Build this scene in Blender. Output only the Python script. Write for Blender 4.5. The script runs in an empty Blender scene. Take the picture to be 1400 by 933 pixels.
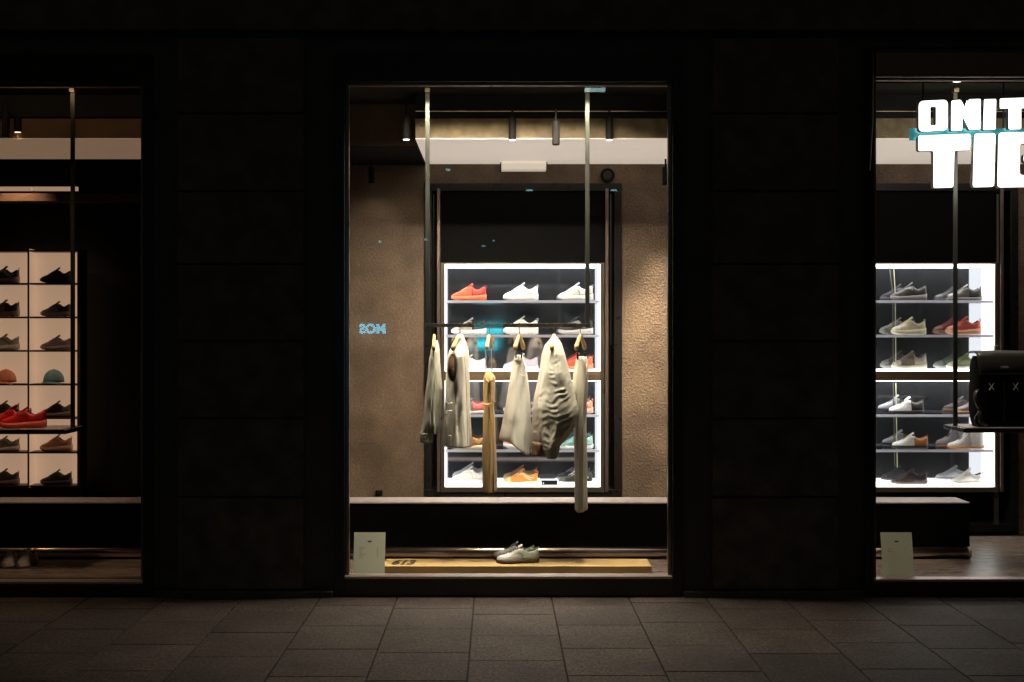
import bpy, bmesh, math, random
import numpy as np
from mathutils import Vector, Matrix, noise
random.seed(7)
PI = math.pi
SC = bpy.context.scene
COL = SC.collection

# ------------------------------------------------------------------ camera, world, exposure
F_PX, CAM_D, CAM_H = 1556.0, 7.41, 1.724        # lens in pixels of a 1400 px wide frame, metres to the facade, eye height
cam_d = bpy.data.cameras.new('camera'); cam = bpy.data.objects.new('camera', cam_d); COL.objects.link(cam)
cam.location = (0, -CAM_D, CAM_H); cam.rotation_euler = (PI / 2, 0, 0)
cam_d.sensor_width = 36; cam_d.lens = 36 * F_PX / 1400
cam_d.shift_x = 19 / 1400; cam_d.shift_y = -13.5 / 1400
cam_d.clip_start = 0.05; cam_d.clip_end = 500
SC.camera = cam

world = bpy.data.worlds.new('World'); SC.world = world; world.use_nodes = True
bg = world.node_tree.nodes['Background']
bg.inputs['Color'].default_value = (1.0, 0.80, 0.58, 1)      # faint glow of the town on a night sky
bg.inputs['Strength'].default_value = 0.034
SC.view_settings.view_transform = 'Standard'; SC.view_settings.look = 'None'
SC.view_settings.exposure = 0; SC.view_settings.gamma = 1
SC.render.engine = 'CYCLES'
cy = SC.cycles
cy.use_denoising = True
cy.max_bounces = 10; cy.transparent_max_bounces = 24; cy.glossy_bounces = 5; cy.diffuse_bounces = 4
cy.sample_clamp_indirect = 4; cy.caustics_reflective = False; cy.caustics_refractive = False

# a pixel of the photograph and a distance behind the facade give a place in the shop
def sc(Y): return F_PX / (CAM_D + Y)
def X(px, Y=0.0): return (px - 681) / sc(Y)
def Z(py, Y=0.0): return CAM_H - (py - 453) / sc(Y)

# ------------------------------------------------------------------ helpers
def tag(o, label=None, cat=None, group=None, kind=None):
    if label: o['label'] = label
    if cat: o['category'] = cat
    if group: o['group'] = group
    if kind: o['kind'] = kind
    return o

def thing(name, label, cat, loc=(0, 0, 0), rz=0.0, group=None):
    o = bpy.data.objects.new(name, None); COL.objects.link(o)
    o.location = loc; o.rotation_euler = (0, 0, rz); o.empty_display_size = 0.1
    return tag(o, label, cat, group)

class MB:
    def __init__(s): s.v = []; s.f = []; s.m = []
    def add(s, vs, fs, mi=0):
        n = len(s.v); s.v += [tuple(v) for v in vs]
        for f in fs: s.f.append(tuple(i + n for i in f)); s.m.append(mi)
        return s
    def box(s, x0, x1, y0, y1, z0, z1, mi=0):
        vs = [(x, y, z) for z in (z0, z1) for y in (y0, y1) for x in (x0, x1)]
        return s.add(vs, [(0, 2, 3, 1), (4, 5, 7, 6), (0, 1, 5, 4), (2, 6, 7, 3), (0, 4, 6, 2), (1, 3, 7, 5)], mi)
    def obox(s, c, size, R=None, mi=0):
        c = Vector(c); hx, hy, hz = [k / 2 for k in size]
        vs = [Vector((x, y, z)) for z in (-hz, hz) for y in (-hy, hy) for x in (-hx, hx)]
        if R is not None: vs = [R @ v for v in vs]
        return s.add([c + v for v in vs], [(0, 2, 3, 1), (4, 5, 7, 6), (0, 1, 5, 4), (2, 6, 7, 3), (0, 4, 6, 2), (1, 3, 7, 5)], mi)
    def tube(s, pts, r, n=10, mi=0, caps=True, squash=1.0):
        pts = [Vector(p) for p in pts]; k = len(pts)
        rr = r if isinstance(r, (list, tuple)) else [r] * k
        up = None; rings = []
        for i, p in enumerate(pts):
            d = (pts[min(i + 1, k - 1)] - pts[max(i - 1, 0)]).normalized()
            if up is None:
                up = Vector((0, 0, 1)) if abs(d.z) < 0.9 else Vector((1, 0, 0))
            a = d.cross(up).normalized(); b = a.cross(d).normalized(); up = b
            rings.append([p + a * math.cos(2 * PI * j / n) * rr[i] + b * math.sin(2 * PI * j / n) * rr[i] * squash for j in range(n)])
        vs = [v for q in rings for v in q]; fs = []
        for i in range(k - 1):
            for j in range(n):
                j2 = (j + 1) % n
                fs.append((i * n + j, i * n + j2, (i + 1) * n + j2, (i + 1) * n + j))
        if caps:
            fs.append(tuple(reversed(range(n)))); fs.append(tuple((k - 1) * n + j for j in range(n)))
        return s.add(vs, fs, mi)
    def grid(s, P, close_u=False, mi=0):
        R, C = len(P), len(P[0]); vs = [p for row in P for p in row]; fs = []
        for i in range(R - 1):
            for j in range(C if close_u else C - 1):
                j2 = (j + 1) % C
                fs.append((i * C + j, i * C + j2, (i + 1) * C + j2, (i + 1) * C + j))
        return s.add(vs, fs, mi)
    def build(s, name, mats, parent=None, bevel=0, smooth=False, sub=0, solid=0, local=False):
        me = bpy.data.meshes.new(name)
        off = Vector((0, 0, 0)) if (parent is None or local) else wloc(parent)
        me.from_pydata([Vector(v) - off for v in s.v], [], s.f)
        if not isinstance(mats, (list, tuple)): mats = [mats]
        for m in mats: me.materials.append(m)
        me.polygons.foreach_set('material_index', s.m)
        if smooth: me.polygons.foreach_set('use_smooth', [True] * len(me.polygons))
        me.validate(); me.update()
        o = bpy.data.objects.new(name, me); COL.objects.link(o)
        if parent is not None: o.parent = parent
        if solid:
            md = o.modifiers.new('t', 'SOLIDIFY'); md.thickness = solid; md.offset = -1
        if bevel:
            md = o.modifiers.new('b', 'BEVEL'); md.width = bevel; md.segments = 2; md.limit_method = 'ANGLE'
        if sub:
            md = o.modifiers.new('s', 'SUBSURF'); md.levels = sub; md.render_levels = sub
        return o

def wloc(o):
    v = Vector((0, 0, 0))
    while o is not None:
        v += o.location; o = o.parent
    return v

def fix_normals(o):
    bm = bmesh.new(); bm.from_mesh(o.data); bmesh.ops.recalc_face_normals(bm, faces=bm.faces); bm.to_mesh(o.data); bm.free()
    return o

# ------------------------------------------------------------------ materials
def mat(name, col, rough=0.6, metal=0.0, bump=0.0, bscale=40, var=0.0, vscale=6, emit=None, estr=0.0, sheen=0.0, rvar=0.0, coat=0.0, stretch=None, detail=6, spec=.5):
    m = bpy.data.materials.new(name); m.use_nodes = True
    nt = m.node_tree; b = nt.nodes['Principled BSDF']
    b.inputs['Base Color'].default_value = (*col, 1); b.inputs['Roughness'].default_value = rough
    b.inputs['Metallic'].default_value = metal
    b.inputs['Coat Weight'].default_value = coat; b.inputs['Specular IOR Level'].default_value = spec
    if sheen: b.inputs['Sheen Weight'].default_value = sheen
    if emit:
        b.inputs['Emission Color'].default_value = (*emit, 1); b.inputs['Emission Strength'].default_value = estr
    if bump or var or rvar:
        tc = nt.nodes.new('ShaderNodeTexCoord'); out = tc.outputs['Object']
        if stretch:
            mp = nt.nodes.new('ShaderNodeMapping'); mp.inputs['Scale'].default_value = stretch
            nt.links.new(out, mp.inputs['Vector']); out = mp.outputs['Vector']
    if var:
        n = nt.nodes.new('ShaderNodeTexNoise'); n.inputs['Scale'].default_value = vscale; n.inputs['Detail'].default_value = detail
        nt.links.new(out, n.inputs['Vector'])
        r = nt.nodes.new('ShaderNodeMapRange'); r.inputs['From Min'].default_value = .3; r.inputs['From Max'].default_value = .7
        r.inputs['To Min'].default_value = 1 - var; r.inputs['To Max'].default_value = 1 + var
        nt.links.new(n.outputs['Fac'], r.inputs['Value'])
        mx = nt.nodes.new('ShaderNodeVectorMath'); mx.operation = 'SCALE'; mx.inputs[0].default_value = col
        nt.links.new(r.outputs[0], mx.inputs['Scale']); nt.links.new(mx.outputs[0], b.inputs['Base Color'])
    if rvar:
        n = nt.nodes.new('ShaderNodeTexNoise'); n.inputs['Scale'].default_value = vscale * 2.3; n.inputs['Detail'].default_value = 5
        nt.links.new(out, n.inputs['Vector'])
        r = nt.nodes.new('ShaderNodeMapRange'); r.inputs['To Min'].default_value = max(.02, rough - rvar); r.inputs['To Max'].default_value = min(1, rough + rvar)
        nt.links.new(n.outputs['Fac'], r.inputs['Value']); nt.links.new(r.outputs[0], b.inputs['Roughness'])
    if bump:
        n = nt.nodes.new('ShaderNodeTexNoise'); n.inputs['Scale'].default_value = bscale; n.inputs['Detail'].default_value = detail
        nt.links.new(out, n.inputs['Vector'])
        bp = nt.nodes.new('ShaderNodeBump'); bp.inputs['Strength'].default_value = 1; bp.inputs['Distance'].default_value = bump
        nt.links.new(n.outputs['Fac'], bp.inputs['Height']); nt.links.new(bp.outputs[0], b.inputs['Normal'])
    return m

def emissive(name, col, strength):
    m = bpy.data.materials.new(name); m.use_nodes = True; nt = m.node_tree; nt.nodes.clear()
    e = nt.nodes.new('ShaderNodeEmission'); e.inputs['Color'].default_value = (*col, 1); e.inputs['Strength'].default_value = strength
    o = nt.nodes.new('ShaderNodeOutputMaterial'); nt.links.new(e.outputs[0], o.inputs[0])
    return m

def glass(name, tint, ior=1.5, rough=0.0):
    m = bpy.data.materials.new(name); m.use_nodes = True; nt = m.node_tree; nt.nodes.clear()
    t = nt.nodes.new('ShaderNodeBsdfTransparent'); t.inputs['Color'].default_value = (*tint, 1)
    g = nt.nodes.new('ShaderNodeBsdfGlossy'); g.inputs['Roughness'].default_value = rough
    fr = nt.nodes.new('ShaderNodeFresnel'); fr.inputs['IOR'].default_value = ior
    ge = nt.nodes.new('ShaderNodeNewGeometry')
    inv = nt.nodes.new('ShaderNodeMath'); inv.operation = 'SUBTRACT'; inv.inputs[0].default_value = 1
    mu = nt.nodes.new('ShaderNodeMath'); mu.operation = 'MULTIPLY'
    mx = nt.nodes.new('ShaderNodeMixShader'); o = nt.nodes.new('ShaderNodeOutputMaterial')
    nt.links.new(ge.outputs['Backfacing'], inv.inputs[1]); nt.links.new(inv.outputs[0], mu.inputs[0]); nt.links.new(fr.outputs[0], mu.inputs[1])
    nt.links.new(mu.outputs[0], mx.inputs[0]); nt.links.new(t.outputs[0], mx.inputs[1]); nt.links.new(g.outputs[0], mx.inputs[2])
    nt.links.new(mx.outputs[0], o.inputs[0])
    return m

M = {}
M['stone'] = mat('dark_stone', (.135, .110, .088), .6, bump=.004, bscale=70, var=.4, vscale=7, rvar=.12)
M['smooth_stone'] = mat('dark_plaster', (.095, .078, .063), .55, bump=.0015, bscale=60, var=.3, vscale=3)
M['bronze'] = mat('dark_bronze', (.07, .06, .05), .38, metal=.7, rvar=.1, vscale=5, bump=.0002, bscale=60)
M['trim'] = mat('brushed_bronze', (.34, .28, .22), .32, metal=.9, rvar=.12, vscale=6, stretch=(1, 1, 1))
M['pinktrim'] = mat('pale_metal_trim', (.62, .52, .47), .4, metal=.6, rvar=.1)
M['steel'] = mat('steel_bar', (.075, .078, .066), .35, metal=.85, rvar=.1, vscale=4)
M['blacksteel'] = mat('black_steel', (.022, .02, .018), .3, metal=.4, rvar=.1, vscale=5)
M['black'] = mat('matt_black', (.010, .009, .008), .7, var=.2, spec=.12)
M['blackgloss'] = mat('satin_black', (.010, .009, .0085), .32, rvar=.12, vscale=3, spec=.25)
M['ceil'] = mat('dark_ceiling', (.022, .02, .015), .8, spec=.1, bump=.001)
M['beamface'] = mat('rough_render', (.23, .175, .10), .9, bump=.012, bscale=18, var=.3, vscale=11)
M['brownpaint'] = mat('brown_paint', (.12, .072, .045), .8, var=.2, vscale=5, spec=.15)
M['soffit'] = mat('soffit_white_added_glow', (.72, .66, .60), .6, var=.06, vscale=1.5, emit=(1, .83, .72), estr=.54)  # glow put in, standing for light bounced onto the white underside
M['soffit_dim_added_glow'] = mat('soffit_dim_added_glow', (.6, .5, .42), .6, var=.05, vscale=2, emit=(1, .78, .60), estr=.42)  # dimmer glow put in for the left window's underside
M['mirror'] = mat('smoked_mirror', (.42, .44, .50), .05, metal=.955, rvar=.03, vscale=3)
M['lightpanel'] = emissive('light_panel', (1, .97, .95), 4.6)
M['sidepanel'] = emissive('side_light_panel', (1, .97, .95), 2.3)
M['toppanel'] = emissive('top_light_panel', (1, .97, .95), 8)
M['shelfglass'] = glass('shelf_glass', (.93, .95, .95), 1.5)
def edge_glass():
    m = bpy.data.materials.new('polished_glass_edge'); m.use_nodes = True; nt = m.node_tree; nt.nodes.clear()
    a = nt.nodes.new('ShaderNodeBsdfTranslucent'); a.inputs['Color'].default_value = (.86, .84, .92, 1)
    d = nt.nodes.new('ShaderNodeBsdfDiffuse'); d.inputs['Color'].default_value = (.7, .68, .74, 1)
    x = nt.nodes.new('ShaderNodeMixShader'); x.inputs[0].default_value = .3; o = nt.nodes.new('ShaderNodeOutputMaterial')
    nt.links.new(a.outputs[0], x.inputs[1]); nt.links.new(d.outputs[0], x.inputs[2]); nt.links.new(x.outputs[0], o.inputs[0]); return m
M['shelfedge'] = edge_glass()
M['shopglass'] = glass('window_glass', (.96, .97, .95), 1.5)
M['tintglass'] = glass('tinted_window_glass', (.62, .56, .50), 1.5)
M['tan'] = mat('oak_bronze', (.17, .115, .065), .45, var=.2, vscale=8, stretch=(.2, 1, 1))
M['benchtop'] = mat('bench_top', (.29, .25, .24), .45, var=.1, vscale=6, rvar=.1)
M['floorwood'] = mat('grey_wood', (.15, .115, .095), .28, var=.35, vscale=5, stretch=(.6, 9, 1), rvar=.12, bump=.0006, bscale=30)
M['plank'] = mat('golden_wood', (.52, .35, .14), .45, var=.14, vscale=6, stretch=(.5, 14, 8), bump=.0005, bscale=30)
M['hangwood'] = mat('hanger_wood', (.62, .40, .17), .4, var=.12, vscale=20)
M['ink'] = mat('black_print', (.03, .02, .015), .5)
M['card'] = mat('card_white', (.80, .80, .66), .6, var=.03, vscale=10)
M['cardink'] = mat('grey_print', (.16, .16, .13), .7)
M['carddark'] = mat('dark_print', (.03, .03, .025), .6)
M['tube'] = mat('rose_metal', (.80, .64, .56), .22, metal=1, rvar=.05, vscale=3)
M['hook'] = mat('hook_metal', (.05, .045, .04), .45, metal=.8)
M['spot_lens'] = emissive('spot_lens', (1, .93, .85), 5)

def concrete():
    m = bpy.data.materials.new('rough_concrete'); m.use_nodes = True; nt = m.node_tree; b = nt.nodes['Principled BSDF']
    N = nt.nodes.new; L = nt.links.new
    tc = N('ShaderNodeTexCoord')
    n1 = N('ShaderNodeTexNoise'); n1.inputs['Scale'].default_value = 2.2; n1.inputs['Detail'].default_value = 8
    n2 = N('ShaderNodeTexNoise'); n2.inputs['Scale'].default_value = 54; n2.inputs['Detail'].default_value = 9
    n3 = N('ShaderNodeTexNoise'); n3.inputs['Scale'].default_value = 110; n3.inputs['Detail'].default_value = 3
    vo = N('ShaderNodeTexVoronoi'); vo.inputs['Scale'].default_value = 26
    for n in (n1, n2, n3, vo): L(tc.outputs['Object'], n.inputs['Vector'])
    cr = N('ShaderNodeValToRGB'); L(n1.outputs['Fac'], cr.inputs[0])
    cr.color_ramp.elements[0].position = .40; cr.color_ramp.elements[0].color = (.108, .070, .044, 1)
    cr.color_ramp.elements[1].position = .60; cr.color_ramp.elements[1].color = (.192, .130, .083, 1)
    # pits: small dark holes in the render
    pr = N('ShaderNodeMapRange'); pr.inputs['From Min'].default_value = .04; pr.inputs['From Max'].default_value = .11; L(vo.outputs['Distance'], pr.inputs['Value'])
    mr = N('ShaderNodeMapRange'); mr.inputs['From Min'].default_value = .3; mr.inputs['From Max'].default_value = .7; mr.inputs['To Min'].default_value = .75; mr.inputs['To Max'].default_value = 1.2
    L(n2.outputs['Fac'], mr.inputs['Value'])
    sc_ = N('ShaderNodeVectorMath'); sc_.operation = 'SCALE'; L(cr.outputs[0], sc_.inputs[0]); L(mr.outputs[0], sc_.inputs['Scale'])
    L(sc_.outputs[0], b.inputs['Base Color'])
    add = N('ShaderNodeMath'); add.operation = 'MULTIPLY_ADD'; L(n3.outputs['Fac'], add.inputs[0]); add.inputs[1].default_value = .35; L(n2.outputs['Fac'], add.inputs[2])
    a2 = N('ShaderNodeMath'); a2.operation = 'MULTIPLY_ADD'; L(pr.outputs[0], a2.inputs[0]); a2.inputs[1].default_value = .10; L(add.outputs[0], a2.inputs[2])
    # the right hand stretch of the wall is hacked concrete, the rest is trowelled
    sx = N('ShaderNodeSeparateXYZ'); L(tc.outputs['Object'], sx.inputs[0])
    mk = N('ShaderNodeMapRange'); mk.inputs['From Min'].default_value = .95; mk.inputs['From Max'].default_value = 1.08; mk.inputs['To Min'].default_value = .25; mk.inputs['To Max'].default_value = 1.1
    L(sx.outputs['X'], mk.inputs['Value']); a3 = N('ShaderNodeMath'); a3.operation = 'MULTIPLY'; L(a2.outputs[0], a3.inputs[0]); L(mk.outputs[0], a3.inputs[1]); a2 = a3
    bp = N('ShaderNodeBump'); bp.inputs['Distance'].default_value = .012; bp.inputs['Strength'].default_value = 1
    L(a2.outputs[0], bp.inputs['Height']); L(bp.outputs[0], b.inputs['Normal'])
    b.inputs['Roughness'].default_value = .62
    return m
M['concrete'] = concrete()

def paving():
    m = bpy.data.materials.new('granite_paving'); m.use_nodes = True; nt = m.node_tree; b = nt.nodes['Principled BSDF']
    N = nt.nodes.new; L = nt.links.new
    tc = N('ShaderNodeTexCoord'); at = N('ShaderNodeAttribute'); at.attribute_name = 'tint'
    n1 = N('ShaderNodeTexNoise'); n1.inputs['Scale'].default_value = 3; n1.inputs['Detail'].default_value = 8
    n2 = N('ShaderNodeTexNoise'); n2.inputs['Scale'].default_value = 62; n2.inputs['Detail'].default_value = 6
    n3 = N('ShaderNodeTexNoise'); n3.inputs['Scale'].default_value = 24; n3.inputs['Detail'].default_value = 6
    for n in (n1, n2, n3): L(tc.outputs['Object'], n.inputs['Vector'])
    def rng(src, a, bb, lo=.3, hi=.7):
        r = N('ShaderNodeMapRange'); r.inputs['From Min'].default_value = lo; r.inputs['From Max'].default_value = hi
        r.inputs['To Min'].default_value = a; r.inputs['To Max'].default_value = bb; L(src, r.inputs['Value']); return r.outputs[0]
    def mul(a, c):
        k = N('ShaderNodeMath'); k.operation = 'MULTIPLY'; L(a, k.inputs[0]); L(c, k.inputs[1]); return k.outputs[0]
    f = mul(mul(rng(n1.outputs['Fac'], .7, 1.25), rng(n2.outputs['Fac'], .3, 1.9)), mul(at.outputs['Fac'], rng(n3.outputs['Fac'], .8, 1.2)))
    s = N('ShaderNodeVectorMath'); s.operation = 'SCALE'; s.inputs[0].default_value = (.070, .053, .044); L(f, s.inputs['Scale'])
    L(s.outputs[0], b.inputs['Base Color'])
    bp = N('ShaderNodeBump'); bp.inputs['Distance'].default_value = .003; L(n3.outputs['Fac'], bp.inputs['Height']); L(bp.outputs[0], b.inputs['Normal'])
    b.inputs['Roughness'].default_value = .72
    return m
M['paving'] = paving()
M['asphalt'] = mat('asphalt', (.05, .048, .046), .85, bump=.004, bscale=120, var=.25, vscale=30)
M['joint'] = mat('joint_grout', (.03, .025, .02), .9)

# ------------------------------------------------------------------ ground
b = MB(); b.add([(-150, -150, -.16), (150, -150, -.16), (150, 150, -.16), (-150, 150, -.16)], [(0, 1, 2, 3)])
tag(b.build('ground', M['asphalt']), kind='structure')
b = MB(); b.add([(-60, -12.0, -.12), (60, -12.0, -.12), (60, -4.3, -.12), (-60, -4.3, -.12)], [(0, 1, 2, 3)])
tag(b.build('road', M['asphalt']), kind='structure')
b = MB(); b.box(-60, 60, -4.3, -4.1, -.14, -.002); b.box(-60, 60, -12.2, -12.0, -.14, -.002)
tag(b.build('kerb', M['smooth_stone'], bevel=.01), kind='structure')
b = MB(); b.box(-60, 60, -4.1, 0.02, -.14, -.012); b.box(-60, 60, -16, -12.2, -.14, -.004)
tag(b.build('pavement_bed', M['joint']), kind='structure')
# granite slabs laid in staggered columns
b = MB(); tint = []
jx0 = -.652; pitch = .4985; rowL = .488
offs = {0: -.33, 1: -.48, 2: -.25}
rs = random.Random(3)
for c in range(-14, 20):
    xa = jx0 + c * pitch; off = offs.get(c, -rs.random() * .46 - .03)
    edges = [0.0]; y = off
    while y > -4.0: edges.append(y); y -= rowL
    edges.append(-4.08)
    for a_, c_ in zip(edges[:-1], edges[1:]):
        if a_ - c_ < .03: continue
        g = .0035; dz = rs.uniform(-.0012, .0012); n = len(b.v)
        t = rs.uniform(.78, 1.22)
        b.box(xa + g, xa + pitch - g, c_ + g, a_ - g if a_ < 0 else 0.03, -.05, dz)
        tint += [t] * 8
slab = b.build('pavement', M['paving'], bevel=.003)
at = slab.data.attributes.new('tint', 'FLOAT', 'POINT'); at.data.foreach_set('value', tint)
tag(slab, kind='structure')

# ------------------------------------------------------------------ the building front
bl = thing('shop_building', 'dark stone shopfront with three tall lit display windows', 'building')
OPEN = [(-4.60, X(197), .085, 3.335), (X(471.5), X(919), Z(790), Z(113)), (X(1193.5), 4.75, .100, Z(106))]
# smooth wall between and above the openings
b = MB(); xs = [-9] + [v for o in OPEN for v in o[:2]] + [9]
for k in range(0, len(xs), 2): b.box(xs[k], xs[k + 1], .0, .10, -.02, 3.9)
for o in OPEN:
    b.box(o[0], o[1], .0, .10, o[3] + .001, 3.9); b.box(o[0], o[1], .0, .10, -.02, o[2] - .02)
b.box(-9, 9, .0, .30, 3.9, 9)
b.build('front_wall', M['smooth_stone'], bl)
# piers of large stone blocks with recessed joints
zj = [.045, Z(679), Z(572), Z(467), Z(362), Z(263), Z(157), 3.63]
for (pa, pb) in ((X(244), X(416)), (X(973), X(1145)), (-7.4, -5.2), (5.3, 7.2)):
    b = MB()
    for z0, z1 in zip(zj[:-1], zj[1:]): b.box(pa, pb, -.035, .0, z0 + .006, z1 - .006)
    b.build('stone_pier', M['stone'], bl, bevel=.006)
b = MB(); b.box(-9, 9, -.05, -.0, 3.67, 4.4); b.build('cornice', M['stone'], bl, bevel=.01)
for k in range(0, len(xs), 2):
    b = MB(); b.box(xs[k] + .07, xs[k + 1] - .07, -.05, -.001, -.01, .04); b.build('base_course', M['stone'], bl, bevel=.004)
# window surrounds, frames and panes
def window(o, surround, glassm, y_in=.05, topproud=0):
    x0, x1, z0, z1 = o; w = .06
    b = MB(); p = -.028
    b.box(x0 - w, x0, p, .10, .0, z1 + .19); b.box(x1, x1 + w, p, .10, .0, z1 + .19)
    b.box(x0, x1, p - topproud, .10, z1, z1 + .19)
    b.box(x0, x1, p, .10, .005, z0 - .003)
    sr = b.build('window_surround', M['bronze'], bl, bevel=.003)
    b = MB(); t = .026
    b.box(x0, x0 + t, .012, .05, z0, z1); b.box(x1 - t, x1, .012, .05, z0, z1)
    b.box(x0 + t, x1 - t, .012, .05, z1 - t * .7, z1)
    b.build('window_frame', M['trim'], sr, bevel=.004)
    b = MB(); b.box(x0 + .001, x1 - .001, -.034, .05, z0 - .002, z0 + .016); b.build('window_sill', M['pinktrim'], sr, bevel=.003)
    b = MB(); b.box(x0 + t, x1 - t, .028, .036, z0 + .017, z1 - t * .7); b.build('glass_pane', glassm, sr)
    return sr
w0 = window(OPEN[0], None, M['tintglass']); w1 = window(OPEN[1], None, M['shopglass']); w2 = window(OPEN[2], None, M['shopglass'], topproud=.03)
b = MB(); b.box(OPEN[2][0], OPEN[2][1], -.0615, -.0585, OPEN[2][3] + .004, Z(74, 0)); b.build('header_panel', mat('header_brown_lit', (.30, .19, .16), .6, var=.1), w2)  # brown lightened in place of sign light that misses this face
w2['label'] = 'window surround with deeper brown header above the white lit sign'
# thin bright trims above and below the right window's header
b = MB(); o = OPEN[2]
b.box(o[0] - .02, o[1], -.066, -.0585, Z(73.5), Z(72)); b.build('header_trim', M['trim'], w2)
b = MB(); b.box(o[0], o[1], -.0645, -.052, o[3] - .012, o[3] - .001); b.build('header_lip', M['pinktrim'], w2)
b = MB(); b.tube([(o[0] - .012, -.045, Z(74)), (o[0] - .018, -.05, Z(170)), (o[0] - .035, -.045, Z(235))], .0035, 6)
tag(b.build('cable', M['pinktrim']), 'thin pale cable hanging down the left edge of the right window', 'cable')

# ------------------------------------------------------------------ inside the windows
FZ = .105
b = MB(); b.box(-5.2, 5.4, .055, 1.58, -.02, FZ); tag(b.build('display_floor', M['floorwood']), kind='structure')
b = MB(); b.box(-5.2, 5.4, 1.58, 4.2, -.02, .02); tag(b.build('shop_floor', M['blackgloss']), kind='structure')
b = MB(); b.box(-5.2, 5.4, .30, 4.2, 3.42, 3.55)
b.box(-5.2, 5.4, .101, .30, 3.40, 3.418)
tag(b.build('ceiling', M['ceil']), kind='structure')
BX = X(568, .8)
beam = thing('ceiling_beam', 'rough concrete beam with white underside, glow put into its colour, behind middle and right windows', 'beam', (BX, .8, 3.11))
b = MB(); b.box(BX, 5.3, .8, 2.02, 3.116, 3.262); b.build('rough_face', M['beamface'], beam)
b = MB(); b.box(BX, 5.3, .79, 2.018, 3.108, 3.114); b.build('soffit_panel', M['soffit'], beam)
b = MB(); b.box(BX + .002, 5.3, .765, 2.0, 3.264, 3.42); b.build('dark_header', M['black'], beam)
b = MB(); b.box(BX + .002, 5.3, .758, .764, 3.300, 3.304); b.build('highlight_strip', M['trim'], beam)  # thin metal strip put in as the highlight along the header
beam2 = thing('ceiling_beam', 'tan beam underside with dim glow put in, seen through the left window', 'beam', (-5.2, .8, 3.11))
b = MB(); b.box(-5.2, -1.9, .8, 1.75, 3.116, 3.262); b.build('rough_face', M['brownpaint'], beam2)
b = MB(); b.box(-5.2, -1.9, .79, 1.748, 3.108, 3.114); b.build('soffit_panel', M['soffit_dim_added_glow'], beam2)
b = MB(); b.box(-5.2, -1.9, .765, 1.7, 3.264, 3.42); b.build('dark_header', M['black'], beam2)
beam3 = thing('ceiling_bulkhead', 'dark brown bulkhead left of the white ceiling panel in the middle window', 'bulkhead', (-1.8, 1.1, 3.1))
b = MB(); b.box(-1.85, BX - .004, 1.1, 2.02, 3.108, 3.42); b.build('bulkhead_face', M['brownpaint'], beam3)
b = MB(); b.box(-1.85, BX - .004, 1.098, 2.018, 3.100, 3.106); b.build('bulkhead_underside', M['black'], beam3)

# concrete wall with openings for the lit shelving
WY = 2.02
wl = thing('concrete_wall', 'rough brown concrete wall around the black shelf openings', 'wall', (0, WY, 0))
oz0, oz1 = Z(680, WY), Z(251, WY)
mo = (X(580, WY), X(850, WY)); ro = (2.45, X(1391, WY))
b = MB()
b.box(-1.85, mo[0], WY, WY + .2, 0, 3.42); b.box(mo[1], ro[0], WY, WY + .2, 0, 3.42); b.box(ro[1], 5.3, WY, WY + .2, 0, 3.42)
for q in (mo, ro):
    if q is mo: b.box(q[0], q[1], WY, WY + .2, 0, oz0)
    else: b.box(q[0], q[1], WY, WY + .2, 0, .06)
    b.box(q[0], q[1], WY, WY + .2, oz1, 3.42)
b.build('wall_face', M['concrete'], wl)
for q in (mo, ro):
    b = MB(); t = .065; d0, d1 = WY - .02, WY + .21; oz0 = Z(680, WY) if q is mo else .06
    b.box(q[0], q[0] + t, d0, d1, oz0 + t, oz1 - t); b.box(q[1] - t, q[1], d0, d1, oz0 + t, oz1 - t)
    b.box(q[0], q[1], d0, d1, oz0, oz0 + t); b.box(q[0], q[1], d0, d1, oz1 - t, oz1)
    fr = b.build('opening_frame', M['blacksteel'], wl, bevel=.004)
    b = MB(); b.box(q[0] + t, q[1] - t, WY + .30, WY + .33, oz0, oz1); b.build('back_panel', M['blackgloss'], fr)
# side walls and the dark back of the left window
b = MB(); b.box(-1.97, -1.855, .30, 4.1, 0, 3.42); tag(b.build('partition_wall', M['black']), 'black partition wall between the left window and middle window', 'wall')
b = MB(); b.box(-5.3, -1.97, 3.62, 3.7, 0, 3.42); tag(b.build('rear_wall', M['black']), 'black rear wall behind the cream pigeonhole shelving', 'wall')
b = MB(); b.box(-5.32, -5.22, .30, 3.7, 0, 3.42); b.box(5.32, 5.42, .30, 4.2, 0, 3.42); tag(b.build('side_wall', M['black']), 'black side walls closing off the shop interior at both ends', 'wall')
b = MB(); b.box(-5.2, -1.98, 2.55, 2.75, Z(275, 2.55), Z(264.5, 2.55)); tag(b.build('ceiling_rail', M['brownpaint']), 'brown horizontal rail high behind the left window', 'rail')

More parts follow.
